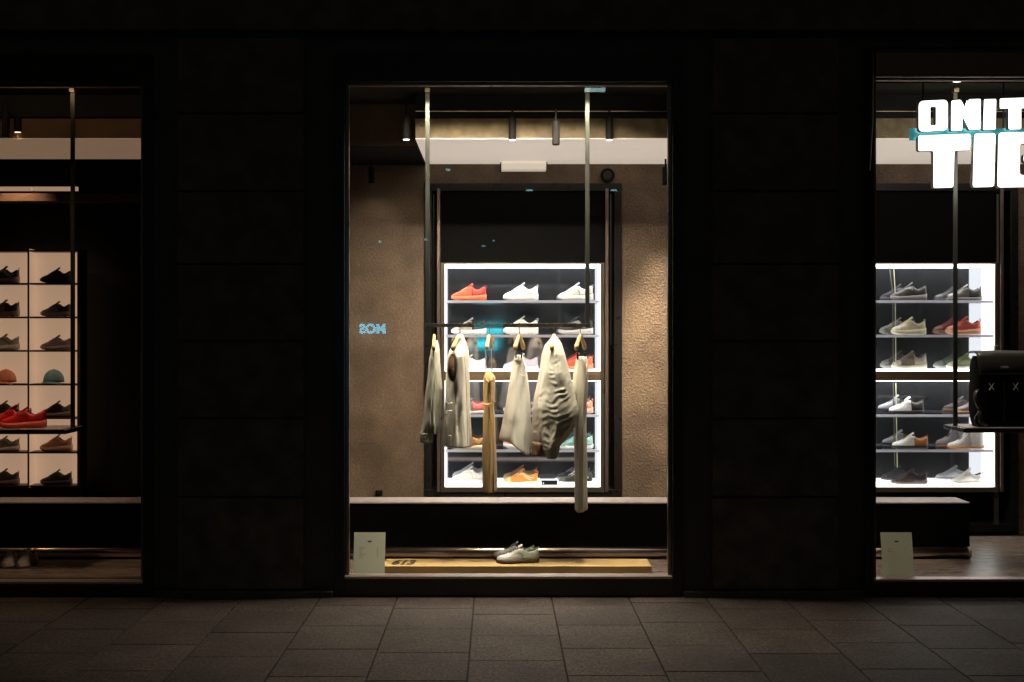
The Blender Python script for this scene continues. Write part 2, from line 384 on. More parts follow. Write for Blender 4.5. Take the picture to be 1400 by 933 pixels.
# ------------------------------------------------------------------ lamps of the shop, with unseen fill lamps added
def spot_light(name, loc, target, watts, angle, col=(1, .82, .62), size=.05, blend=1.0):
    d = bpy.data.lights.new(name, 'SPOT'); d.energy = watts * 1.3; d.spot_size = math.radians(angle); d.spot_blend = blend
    d.color = col; d.shadow_soft_size = size
    o = bpy.data.objects.new(name, d); COL.objects.link(o); o.location = loc
    o.rotation_euler = (Vector(target) - Vector(loc)).to_track_quat('-Z', 'Y').to_euler()
    return o
def ceiling_spot(px, y0, y1, Y, label, r=.027, lit=True, stem=True, light=None):
    x = X(px, Y); z1, z0 = Z(y0, Y), Z(y1, Y)
    t = thing('ceiling_spotlight', label, 'spotlight', (x, Y, z1), group='black cylindrical ceiling spotlights')
    b = MB(); b.tube([(x, Y, z1), (x, Y, z0)], r, 24); b.build('housing', M['black'], t, smooth=False, bevel=.003)
    if stem:
        b = MB(); b.tube([(x, Y, z1 + .09), (x, Y, z1)], .008, 8); b.build('stem', M['black'], t)
    b = MB(); b.tube([(x, Y, z0 - .003), (x, Y, z0 + .004)], r * .82, 20); b.build('lens', M['spot_lens'] if lit else M['blackgloss'], t)
    if light:
        for tg, w, ang in light:
            s = spot_light('spot_lamp', Vector((x, Y, z0 - .02)) - wloc(t), Vector(tg) - wloc(t), w, ang); s.parent = t
    return t
ceiling_spot(555.5, 160, 191, .72, 'black cylinder spotlight, leftmost in the middle window, before the dark bulkhead', light=[((X(555, .4), .38, .1), 60, 42), ((X(515, 2.02), 2.02, 1.4), 14, 100)])
ceiling_spot(700.5, 160, 191.5, .72, 'black cylinder spotlight at the middle of the white beam, above the white skirt', light=[((X(690, .3), .33, .1), 110, 46)])
ceiling_spot(833, 160, 191.5, .72, 'black cylinder spotlight right of the right hanging steel rod', light=[((X(810, .4), .36, .1), 90, 44), ((X(900, 2), 2.0, 1.45), 230, 36)])
ceiling_spot(760, 166, 198, .55, 'unlit black cylinder spotlight hanging lower and nearer than its neighbours', r=.027, lit=False)
ceiling_spot(508, 229, 251, 1.82, 'small black spotlight by the left concrete wall in the middle window', r=.024, lit=False, stem=True, light=[((X(525, 2.02), 2.3, .6), 1.5, 120)])
ceiling_spot(910, 229, 253, 1.74, 'small black spotlight by the brightly lit right concrete wall', r=.026, lit=False, stem=True, light=[((X(896, 2.02), 2.06, .7), 240, 40)])
ceiling_spot(8, 153, 188, .72, 'black spotlight nearest the left edge of the photo', lit=False)
ceiling_spot(24.5, 153, 181, .80, 'black lit spotlight beside the left hanging rod of the left window', light=[((X(30, .6), .5, .1), 70, 50)])
# unseen downlights added behind the window heads to light goods from the front
def downlight(x, y, tgt, w, ang, label, col=(1, .85, .66)):
    t = thing('downlight', label, 'downlight', (x, y, 3.40))
    b = MB(); b.tube([(x, y, 3.399), (x, y, 3.385)], .045, 24); b.build('trim_ring', M['black'], t)
    b = MB(); b.tube([(x, y, 3.3845), (x, y, 3.3815)], .032, 20); b.build('lens', M['spot_lens'], t)
    s = spot_light('fill_down_lamp', (0, 0, -.04), Vector(tgt) - Vector((x, y, 3.40)), w, ang, col, .10); s.parent = t
downlight(-.75, .14, (-.25, .45, 1.4), 150, 52, 'added unseen downlight at the left end above the middle window head')
downlight(.85, .14, (.30, .45, 1.4), 150, 52, 'added unseen downlight at the right end above the middle window head')
downlight(3.05, .14, (3.4, .5, 1.0), 170, 60, 'added unseen downlight above the right window head')
downlight(-3.2, .14, (-3.4, .5, 1.0), 260, 66, 'added unseen downlight above the left window head')

def cove(x0, x1, w, label):  # unseen cove lamps added to brighten the beam faces
    t = thing('fill_cove', label, 'added fill light', ((x0 + x1) / 2, .22, 3.39))
    b = MB(); b.box(x0, x1, .18, .22, 3.378, 3.399); b.build('housing', M['black'], t)
    b = MB(); b.box(x0 + .02, x1 - .02, .2205, .2235, 3.381, 3.397); b.build('diffuser', emissive('cove_diffuser', (1, .85, .6), 3), t)
    d = bpy.data.lights.new('fill_cove_lamp', 'AREA'); d.shape = 'RECTANGLE'; d.size = x1 - x0; d.size_y = .02; d.energy = w; d.color = (1, .84, .58)
    o = bpy.data.objects.new('fill_cove_lamp', d); COL.objects.link(o); o.parent = t; o.location = (0, .012, -.005)
    o.rotation_euler = Vector((0, 1, -.25)).to_track_quat('-Z', 'Z').to_euler()
def strip(x0, x1, w, label):  # unseen strip added as soft fill light on the clothes
    t = thing('fill_strip', label, 'strip light', ((x0 + x1) / 2, .145, 3.39))
    b = MB(); b.box(x0, x1, .115, .175, 3.386, 3.399); b.build('housing', M['black'], t)
    b = MB(); b.box(x0 + .02, x1 - .02, .120, .170, 3.383, 3.3855); b.build('diffuser', emissive('strip_diffuser', (1, .88, .74), 3), t)
    d = bpy.data.lights.new('fill_strip_lamp', 'AREA'); d.shape = 'RECTANGLE'; d.size = x1 - x0; d.size_y = .05; d.energy = w; d.color = (1, .87, .72); d.spread = math.radians(120)
    o = bpy.data.objects.new('fill_strip_lamp', d); COL.objects.link(o); o.parent = t; o.location = (0, 0, -.010)
    o.rotation_euler = Vector((0, .32, -1)).to_track_quat('-Z', 'Y').to_euler()
strip(-.66, .76, 122, 'added unseen strip lamp above the middle window between two downlights')
cove(-.9, 1.1, .7, 'added strip lamp hidden behind the middle window head')
cove(2.5, 4.6, 1.3, 'added strip lamp hidden behind the right window head')
cove(-4.4, -2.4, 3.5, 'added strip lamp hidden behind the left window head')
# unseen rear spot added to brighten the cream rack, above the left beam
t = thing('downlight', 'added unseen downlight before the cream rack, above the beam of the left window', 'downlight', (-4.2, 2.3, 3.40))
b = MB(); b.tube([(-4.2, 2.3, 3.399), (-4.2, 2.3, 3.34)], .04, 20); b.build('housing', M['black'], t)
b = MB(); b.tube([(-4.2, 2.3, 3.3395), (-4.2, 2.3, 3.337)], .03, 20); b.build('lens', M['spot_lens'], t)
q = spot_light('fill_down_lamp', (0, 0, -.08), (0, .95, -2.0), 110, 70); q.parent = t
# speaker and slim lamp on the wall
t = thing('wall_speaker', 'round black speaker high on the concrete wall by the right rod', 'speaker', (X(830.5, 2), 2.0, Z(240, 2)))
x, z = t.location.x, t.location.z
b = MB(); b.tube([(x, 2.018, z), (x, 1.985, z)], .058, 28); b.build('housing', M['black'], t, bevel=.004)
b = MB(); b.tube([(x, 1.984, z), (x, 1.981, z)], .036, 24); b.build('grille', M['blacksteel'], t)
t = thing('ceiling_lamp', 'slim pale bar lamp where wall meets white ceiling panel', 'lamp', (X(716, 1.95), 1.95, Z(229, 1.95)))
b = MB(); b.box(X(685.5, 1.95), X(746.5, 1.95), 1.90, 2.015, Z(233.5, 1.95), 3.107); b.build('diffuser', mat('bar_diffuser', (.75, .68, .6), .5, emit=(1, .85, .72), estr=.45), t, bevel=.003)
b = MB(); b.box(X(684, 1.95), X(685.4, 1.95), 1.90, 2.015, Z(233.5, 1.95), 3.107); b.build('end_cap', M['black'], t)
b = MB(); b.box(X(746.6, 1.95), X(748, 1.95), 1.90, 2.015, Z(233.5, 1.95), 3.107); b.build('end_cap', M['black'], t)
x = X(518, 2.0); z = Z(674.5, 2.0)
t = thing('wall_socket', 'small black socket low on the left concrete wall', 'socket', (x, 2.0, z))
b = MB(); b.box(x - .028, x + .028, 1.995, 2.019, z - .022, z + .022); b.build('cover_plate', M['black'], t, bevel=.003)
b = MB(); b.box(x - .012, x + .012, 1.990, 1.9948, z - .010, z + .010); b.build('plug', M['blackgloss'], t)

# ------------------------------------------------------------------ benches and floor tubes
def bench(x0, x1, label, tube_end=None, lab2=''):
    y0, y1 = .79, 1.04; zt, zb = Z(687, y0), .152
    t = thing('bench', label, 'bench', ((x0 + x1) / 2, .9, FZ))
    b = MB(); b.box(x0, x1, y0, y1, zb, zt - .012); b.build('bench_body', M['bench'], t, bevel=.004)
    seams = [x0] + [s for s in (X(681, y0), X(160, y0)) if x0 + .2 < s < x1 - .2] + [x1]
    b = MB()
    for a, c in zip(seams[:-1], seams[1:]): b.box(a + .001, c - .001, y0 - .004, y1 + .002, zt - .0115, zt)
    b.build('bench_top', M['benchtop'], t, bevel=.002)
    b = MB(); b.box(x0 + .08, x1 - .08, y0 + .14, y1 - .02, FZ, zb - .001); b.build('plinth', M['black'], t)
    b = MB(); b.box(x0 + .1, x1 - .1, y0 + .10, y0 + .125, zb - .012, zb - .001); b.build('light_strip', M['strip'], t)
    te = tube_end or x1
    u = thing('metal_tube', lab2, 'tube', ((x0 + te) / 2, .70, FZ))
    b = MB(); b.tube([(x0 + .02, .70, FZ + .040), (te - .03, .70, FZ + .040)], .040, 28, caps=True); b.build('tube_wall', M['tube'], u, smooth=True)
    b = MB(); b.tube([(te - .029, .70, FZ + .041), (te - .01, .70, FZ + .041)], .0405, 28); b.build('end_cap', M['pinktrim'], u, smooth=False, bevel=.004)
M['bench'] = mat('bench_black', (.0035, .0032, .003), .8, var=.2, spec=.04)
M['strip'] = emissive('led_strip', (1, .78, .6), 3.0)
bench(-5.1, -2.02, 'black bench along the back of the left window', lab2='polished metal tube on the floor of the left window')
bench(-1.55, 1.75, 'long black bench with pale top across the middle window', lab2='rosy polished metal tube on the floor behind the golden plank')
bench(1.95, X(1326, .79), 'black bench ending behind the white card of the right window', tube_end=X(1328, .7), lab2='golden metal tube ending under the right window bench')

# golden plank with printed number
py0, py1 = .20, .45
t = thing('plank', 'long golden wooden plank with black printed number on display floor', 'plank', (X(700, py0), .3, FZ))
px0, px1 = X(523, py0), X(891, py0); pz = FZ + .047
b = MB(); b.box(px0, px1, py0, py1, FZ + .001, pz); pk = b.build('board', M['plank'], t, bevel=.002)
def text_mesh(txt, size, m, name, parent, loc, rot, extrude=.001, offset=0.0, shear=0.0, spacing=1.0):
    c = bpy.data.curves.new(name, 'FONT'); c.body = txt; c.size = size; c.extrude = extrude; c.offset = offset; c.shear = shear
    c.space_character = spacing; c.align_x = 'CENTER'; c.align_y = 'CENTER'
    o = bpy.data.objects.new(name + '_tmp', c); COL.objects.link(o)
    dg = bpy.context.evaluated_depsgraph_get(); me = bpy.data.meshes.new_from_object(o.evaluated_get(dg))
    bpy.data.objects.remove(o); me.materials.clear(); me.materials.append(m)
    q = bpy.data.objects.new(name, me); COL.objects.link(q)
    q.parent = parent; q.location = Vector(loc) - wloc(parent); q.rotation_euler = rot
    return q
text_mesh('613', .105, M['ink'], 'printed_number', t, (X(550.5, .3), .315, pz + .0012), (0, 0, 0), .0006, .005, .25, 1.0).scale = (1, 1.9, 1)

# paper cards leaning on the glass
def paper():
    m = mat('sign_paper', (.84, .84, .70), .6); nt = m.node_tree; o = nt.nodes['Material Output']; p = nt.nodes['Principled BSDF']
    a = nt.nodes.new('ShaderNodeBsdfTranslucent'); a.inputs['Color'].default_value = (.86, .86, .72, 1); x = nt.nodes.new('ShaderNodeMixShader'); x.inputs[0].default_value = .45
    nt.links.new(p.outputs[0], x.inputs[1]); nt.links.new(a.outputs[0], x.inputs[2]); nt.links.new(x.outputs[0], o.inputs[0]); return m
M['paper'] = paper()
def card(px0, px1, label):
    Y = .11; s = sc(Y); cx = X((px0 + px1) / 2, Y); w = (px1 - px0) / s; h = (783 - 724) / s
    t = thing('paper_sign', label, 'card sign', (cx, Y, FZ), group=None)
    ti = math.radians(11); R = Matrix.Rotation(-ti, 3, 'X')
    base = Vector((cx, Y - .005, FZ + .001))
    def P(u, v, k=0): return base + R @ Vector((u * w, -k, v * h))
    b = MB(); b.add([P(-.5, 0), P(.5, 0), P(.5, 1), P(-.5, 1), P(-.5, 0, -.001), P(.5, 0, -.001), P(.5, 1, -.001), P(-.5, 1, -.001)],
                    [(0, 1, 2, 3), (5, 4, 7, 6), (0, 4, 5, 1), (3, 2, 6, 7), (1, 5, 6, 2), (0, 3, 7, 4)]); b.build('sheet', M['paper'], t)
    b = MB(); b.obox(P(0, .6, -.005) + Vector((0, .031, -h * .28)), (.03, .004, h * .58), Matrix.Rotation(math.radians(20), 3, 'X')); b.build('stand', M['card'], t)
    def bar(u0, u1, v, hh, m, name, q):
        q.add([P(u0, v, .0008), P(u1, v, .0008), P(u1, v + hh, .0008), P(u0, v + hh, .0008)], [(0, 1, 2, 3)])
    b = MB(); bar(-.07, .07, .785, .022, None, '', b); bar(-.05, .05, .77, .012, None, '', b); b.build('emblem', M['carddark'], t)
    b = MB(); rr = random.Random(int(px0))
    if px0 < 600:
        for k in range(9): bar(-.34, -.34 + rr.uniform(.08, .24), .66 - k * .032, .006, None, '', b)
        b.build('fine_print', M['cardink'], t); b = MB()
        for k in range(7): bar(.24, .24 + .03, .64 - k * .035, .012, None, '', b)
    else:
        for k in range(3): bar(-.30, -.30 + rr.uniform(.08, .2), .62 - k * .03, .006, None, '', b)
        b.build('fine_print', M['cardink'], t); b = MB()
        bar(.22, .30, .62, .006, None, '', b)
    b.build('fine_print', M['cardink'], t)
card(483, 526, 'pale card sign with a column of fine print, in the middle window')
card(1207, 1250, 'white card sign standing before the bench in the right window')

# ------------------------------------------------------------------ lit shelf units
def shelf_unit(x0, x1, label):
    Y0, Y1 = 2.0, 2.25
    t = thing('shelf_unit', label, 'shelving', ((x0 + x1) / 2, Y0, Z(673, Y0)))
    zt, zb = Z(362, Y0), Z(665.5, Y0); zm1, zm0 = Z(508, Y0), Z(520.5, Y0); e = .014
    b = MB(); b.box(x0 - e - .02, x0 - .004, Y0 - .012, Y1 + .02, Z(673, Y0), zt + e); b.box(x1 + .004, x1 + e + .02, Y0 - .012, Y1 + .02, Z(673, Y0), zt + e)
    b.box(x0 - .004, x1 + .004, Y0 - .012, Y1 + .02, zt + .004, zt + e); b.box(x0 - .004, x1 + .004, Y0 - .012, Y1 + .02, Z(673, Y0), zb - .004)
    b.build('cabinet_frame', M['trim'], t, bevel=.002)
    b = MB(); b.box(x0 - .004, x1 + .004, Y0 - .016, Y0 + .03, zm0, zm1); b.build('middle_rail', M['tan'], t, bevel=.002)
    b = MB(); b.box(x0, x1, Y1, Y1 + .01, zb, zt); b.build('mirror_back', M['mirror'], t)
    for a in ('l', 'r'):
        b = MB()
        if a == 'l': b.box(x0 - .003, x0, Y0, Y1 - .001, zb, zt)
        else: b.box(x1, x1 + .003, Y0, Y1 - .001, zb, zt)
        b.build('side_light_panel', M['sidepanel'], t)
    b = MB(); b.box(x0 + .001, x1 - .001, Y0, Y1 - .001, zt - .003, zt); b.build('top_light_panel', M['toppanel'], t)
    for z in (zb, zm1 + .001):
        b = MB(); b.box(x0 + .001, x1 - .001, Y0, Y1 - .001, z, z + .006); b.build('base_light_panel', M['lightpanel'], t)
    b = MB(); b.box(x0 + .001, x1 - .001, Y0, Y1 - .001, zm0 - .006, zm0 - .001); b.build('top_light_panel', M['toppanel'], t)
    for py in (411, 458, 567, 615):
        z = Z(py, Y0)
        b = MB(); b.box(x0 + .002, x1 - .002, Y0 + .005, Y1 - .004, z - .021, z); sh = b.build('glass_shelf', M['shelfglass'], t)
        b = MB(); b.box(x0 + .002, x1 - .002, Y0 + .001, Y0 + .0045, z - .021, z); b.build('shelf_edge', M['shelfedge'], sh)
    # metal uprights beside the cabinet, running up to the head of the opening
    for xx in (x0 - .065, x1 + .04):
        b = MB(); b.box(xx, xx + .026, Y0 - .035, Y0 - .009, Z(672, Y0), Z(259, Y0)); b.build('upright', M['upright'], t, bevel=.002)
    b = MB(); b.box(x0 - .03, x1 + .03, Y0 + .02, Y0 + .10, zt + e + .002, Z(262, Y0)); b.build('upper_panel', M['deepblack'], t)
    return t
M['deepblack'] = mat('deep_black', (.005, .0048, .0045), .6, spec=.06)
M['upright'] = mat('upright_metal', (.30, .22, .19), .35, metal=.8, rvar=.1)
UX0, UX1 = X(608.5, 2.0), X(820.5, 2.0)
VX1 = X(1359, 2.0); VX0 = VX1 - (UX1 - UX0)
shelf_unit(UX0, UX1, 'white lit shelf cabinet of sneakers behind the hanging clothes')
shelf_unit(VX0, VX1, 'white lit shelf cabinet of leather shoes in the right window')
b = MB(); b.tube([(X(1223, 2.18), 2.2, Z(365, 2.18)), (X(1225, 2.2), 2.22, Z(400, 2.18)), (X(1226, 2.2), 2.22, Z(500, 2.18))], .004, 6)
b.tube([(X(1227, 2.18), 2.22, Z(524, 2.18)), (X(1228, 2.2), 2.22, Z(640, 2.18))], .0045, 6)
tag(b.build('power_cable', mat('cable_green', (.42, .40, .27), .5)), 'pale power cable running down inside the right shelf cabinet', 'cable')
# small dark name plate in the bottom compartment
t = thing('name_plate', 'small black name plate beside the orange shoe on the bottom shelf', 'sign', (X(751, 2.05), 2.05, Z(662, 2.05)))
b = MB(); b.box(X(740, 2.05), X(762, 2.05), 2.04, 2.055, Z(664, 2.05) + .002, Z(657, 2.05)); b.build('plate', M['blackgloss'], t, bevel=.002)
b = MB(); b.box(X(742, 2.05), X(743.5, 2.05), 2.0375, 2.0393, Z(661.5, 2.05), Z(659.5, 2.05)); b.build('emblem', M['card'], t)

# ------------------------------------------------------------------ shoes
def lerp(tab, u):
    for (a, va), (c, vc) in zip(tab[:-1], tab[1:]):
        if u <= c:
            k = (u - a) / (c - a) if c > a else 0
            k = k * k * (3 - 2 * k) * .5 + k * .5
            return va + (vc - va) * k
    return tab[-1][1]
WID = [(0, .012), (.03, .026), (.1, .040), (.22, .049), (.35, .050), (.5, .043), (.68, .037), (.85, .038), (.95, .031), (1, .014)]
STY = {
 'runner': dict(top=[(0, .048), (.06, .062), (.16, .072), (.3, .092), (.45, .118), (.58, .134)], rim=[(.58, .128), (.66, .104), (.76, .092), (.86, .104), (.95, .124), (1, .108)],
                sole=[(0, .024), (.1, .034), (.4, .036), (.7, .044), (1, .052)], spring=.018, flare=1.12, tongue=.150),
 'low': dict(top=[(0, .038), (.06, .050), (.18, .060), (.34, .080), (.48, .106), (.57, .116)], rim=[(.57, .112), (.66, .090), (.77, .080), (.88, .090), (.96, .104), (1, .088)],
             sole=[(0, .018), (.1, .023), (.5, .024), (1, .028)], spring=.005, flare=1.05, tongue=.130),
 'high': dict(top=[(0, .036), (.07, .048), (.2, .060), (.35, .085), (.45, .115), (.52, .150)], rim=[(.52, .158), (.62, .160), (.8, .160), (.95, .165), (1, .150)],
              sole=[(0, .014), (.1, .020), (.5, .022), (1, .026)], spring=.008, flare=1.03, tongue=.178),
}
MC = {}
def cmat(rgb, rough=.55, kind='f'):
    k = (tuple(round(c, 3) for c in rgb), rough, kind)
    if k not in MC: MC[k] = mat('shoe_colour', rgb, rough, bump=.0006, bscale=220, var=.10, vscale=45)
    return MC[k]
def shoe(name, label, loc, style='runner', upper=(.8, .78, .76), sole=(.8, .8, .78), panel=None, lace=None, lining=(.05, .045, .045), toe=None, stripe=None, outsole=None, rz=0.0, L=.285, tab=True, group=None, sc_=1.0, cat='shoe', metal=0):
    S = STY[style]; uc = S['rim'][0][0]
    t = thing(name, label, cat, loc, rz, group); hv = random.uniform(.93, 1.07); t.scale = (sc_, sc_ * random.uniform(.95, 1.05), sc_ * hv)
    def zb(u):
        z = S['spring'] * max(0, 1 - u / .22) ** 2
        return z + (.006 * ((u - .93) / .07) ** 2 if u > .93 else 0)
    def xw(u): return -L / 2 + L * u
    def rim_y(u): return .60 if u < .92 else .60 * (1 - (u - .92) / .08 * .3)
    def ring(u, infl=0.0):
        w = lerp(WID, u) * .97 + infl; zs = zb(u) + lerp(S['sole'], u) - .004; pts = []
        if u < uc:
            zt = lerp(S['top'], u) + infl
            for k in range(17):
                a = PI * k / 16; cs, sn = math.cos(a), math.sin(a)
                pts.append((-w * math.copysign(abs(cs) ** .75, cs), zs + (zt - zs) * sn ** .85))
        else:
            zr = lerp(S['rim'], u)
            for k in range(6):
                q = k / 5; pts.append((-(w * (1 - (1 - rim_y(u)) * q ** 1.6) + .002 * math.sin(PI * q)), zs + (zr - zs) * q))
            ri = w * rim_y(u); zi = zs + .010
            pts += [(-ri * .80, zr - .004), (-ri * .72, (zr + zi) / 2), (0, zi), (ri * .72, (zr + zi) / 2), (ri * .80, zr - .004)]
            for k in range(5, -1, -1):
                q = k / 5; pts.append(((w * (1 - (1 - rim_y(u)) * q ** 1.6) + .002 * math.sin(PI * q)), zs + (zr - zs) * q))
        return [(xw(u), y, z) for y, z in pts]
    us = [0, .015, .04, .08, .13, .2, .27, .34, .41, .48, uc - .005, uc + .01, .62, .68, .74, .8, .86, .91, .95, .98, .995]
    us = sorted(set(us))
    P = [ring(u) for u in us]
    b = MB(); nU = len(us)
    vs = [p for r in P for p in r]; fs = []; ms = []
    for i in range(nU - 1):
        for j in range(16):
            fs.append((i * 17 + j, (i + 1) * 17 + j, (i + 1) * 17 + j + 1, i * 17 + j + 1))
            ms.append(1 if (us[i] >= uc - .006 and 5 <= j <= 10) else 0)
    b.v = vs; b.f = fs; b.m = ms
    b.add(P[0], [tuple(range(17))]); b.add(P[-1], [tuple(reversed(range(17)))], 0)
    um = cmat(upper, .5)
    if metal: um = mat('silver_leather', upper, .42, metal=.06, bump=.0004, bscale=90, var=.1, vscale=30)
    o = b.build('upper', [um, cmat(lining, .8)], t, smooth=True, local=True, sub=1)
    # sole
    N = 22; rows = []
    for i in range(N + 1):
        u = i / N; w = lerp(WID, u) * S['flare'] + .002; x = xw(u) + (-.004 if i == 0 else .004 if i == N else 0)
        z0 = zb(u); z1 = z0 + lerp(S['sole'], u)
        if style == 'runner': z0 += .004 * (1 - math.cos(u * 9 * PI * 2)) * .5
        rows.append([(x, -w * .9, z0), (x, -w * 1.03, z0 + .006), (x, -w, z1), (x, -w * .9, z1 + .001), (x, w * .9, z1 + .001), (x, w, z1), (x, w * 1.03, z0 + .006), (x, w * .9, z0)])
    b = MB(); b.grid(rows, close_u=True); b.add(rows[0], [tuple(range(8))]); b.add(rows[-1], [tuple(reversed(range(8)))])
    fix_normals(b.build('sole', cmat(sole, .6), t, smooth=True, local=True))
    if outsole:
        rows2 = [[(p[0][0], p[0][1] * 1.16, p[0][2] - .001), (p[0][0], p[0][1] * 1.17, p[0][2] + .009), (p[0][0], -p[0][1] * 1.17, p[0][2] + .009), (p[0][0], -p[0][1] * 1.16, p[0][2] - .001)] for p in rows]
        b = MB(); b.grid(rows2, close_u=True); fix_normals(b.build('outsole', cmat(outsole, .7), t, local=True))
    def skin(u0, u1, j0, j1, infl, n=8, f=None):
        b = MB()
        for side in (0, 1):
            G = []
            for i in range(n + 1):
                u = u0 + (u1 - u0) * i / n; R = ring(min(u, .994), infl); a0, a1 = (j0, j1) if f is None else f(i / n)
                row = []
                for k in range(5):
                    q = a0 + (a1 - a0) * k / 4; q = q if side == 0 else 16 - q
                    q0 = int(min(15, math.floor(q))); fr = q - q0
                    A, B = Vector(R[q0]), Vector(R[q0 + 1]); p = A.lerp(B, fr)
                    p.y += math.copysign(.0014, p.y); p.z += .0006
                    row.append(p)
                G.append(row if side == 0 else list(reversed(row)))
            b.grid(G)
        return b
    if panel: skin(.60, .994, 0, 5, .0012).build('heel_panel', cmat(panel, .5), t, smooth=True, local=True, solid=.0015)
    if toe:
        b = skin(.01, .20, 0, 8, .0012); b.build('toe_cap', cmat(toe, .5), t, smooth=True, local=True, solid=.0012)
    if not stripe and not metal: stripe = tuple(c * .72 for c in upper)
    if stripe:
        b = skin(.38, .80, 0, 1, .0014, f=lambda q: (4.4 - 3.6 * q, 5.2 - 3.4 * q)); b2 = skin(.46, .88, 0, 1, .0014, f=lambda q: (4.6 - 3.4 * q + 1.0 * q * q, 5.3 - 3.2 * q + q * q))
        n = len(b.v); b.add(b2.v, b2.f); b.build('side_stripe', cmat(stripe, .5), t, smooth=True, local=True)
    # tongue
    x0, x1 = xw(uc - .12), xw(uc + .022); z0 = lerp(S['top'], uc - .12) + .001; z1 = S['tongue']; G = []
    for i in range(6):
        q = i / 5; x = x0 + (x1 - x0) * q; z = z0 + (z1 - z0) * q ** 1.15; w = .021 + .004 * q
        G.append([(x, w * math.cos(a), z + .008 * math.sin(a) - .004) for a in [PI * k / 6 for k in range(7)]])
    fix_normals(MBgrid(G).build('tongue', um, t, smooth=True, local=True, solid=.008))
    # laces
    lc = lace or tuple(min(1, c * 1.05 + .03) for c in upper)
    b = MB(); nl = 5
    for k in range(nl):
        u = .30 + (uc - .08 - .30) * k / (nl - 1); R = ring(u, .0025)
        b.tube([R[6], R[7], R[8], R[9], R[10]], .0038 if metal else .0026, 6)
        if k < nl - 1:
            R2 = ring(u + (uc - .38) / (nl - 1), .004); b.tube([R[6], Vector(R[8]).lerp(Vector(R2[8]), .5), R2[10]], .0022, 6)
    R = ring(uc - .05, .004); c = Vector(R[8]); c.z += .004
    for sd in ((-1, 1) if metal else ()):
        b.tube([c, c + Vector((-.006, sd * .012, .004)), c + Vector((-.012, sd * .022, -.006)), c + Vector((-.006, sd * .016, -.010)), c], .0022, 6)
    b.build('laces', cmat(lc, .7), t, smooth=True, local=True)
    if tab:
        zt = S['rim'][-2][1]; x = xw(.985)
        b = MB(); b.tube([(x + .001, 0, zt - .022), (x + .007, 0, zt - .002), (x + .003, 0, zt + .007), (x - .006, 0, zt + .002)], [.006, .007, .006, .005], 8, squash=.4)
        b.build('heel_tab', cmat(panel or upper, .6), t, smooth=True, local=True)
    return t
def MBgrid(G): b = MB(); b.grid(G); return b

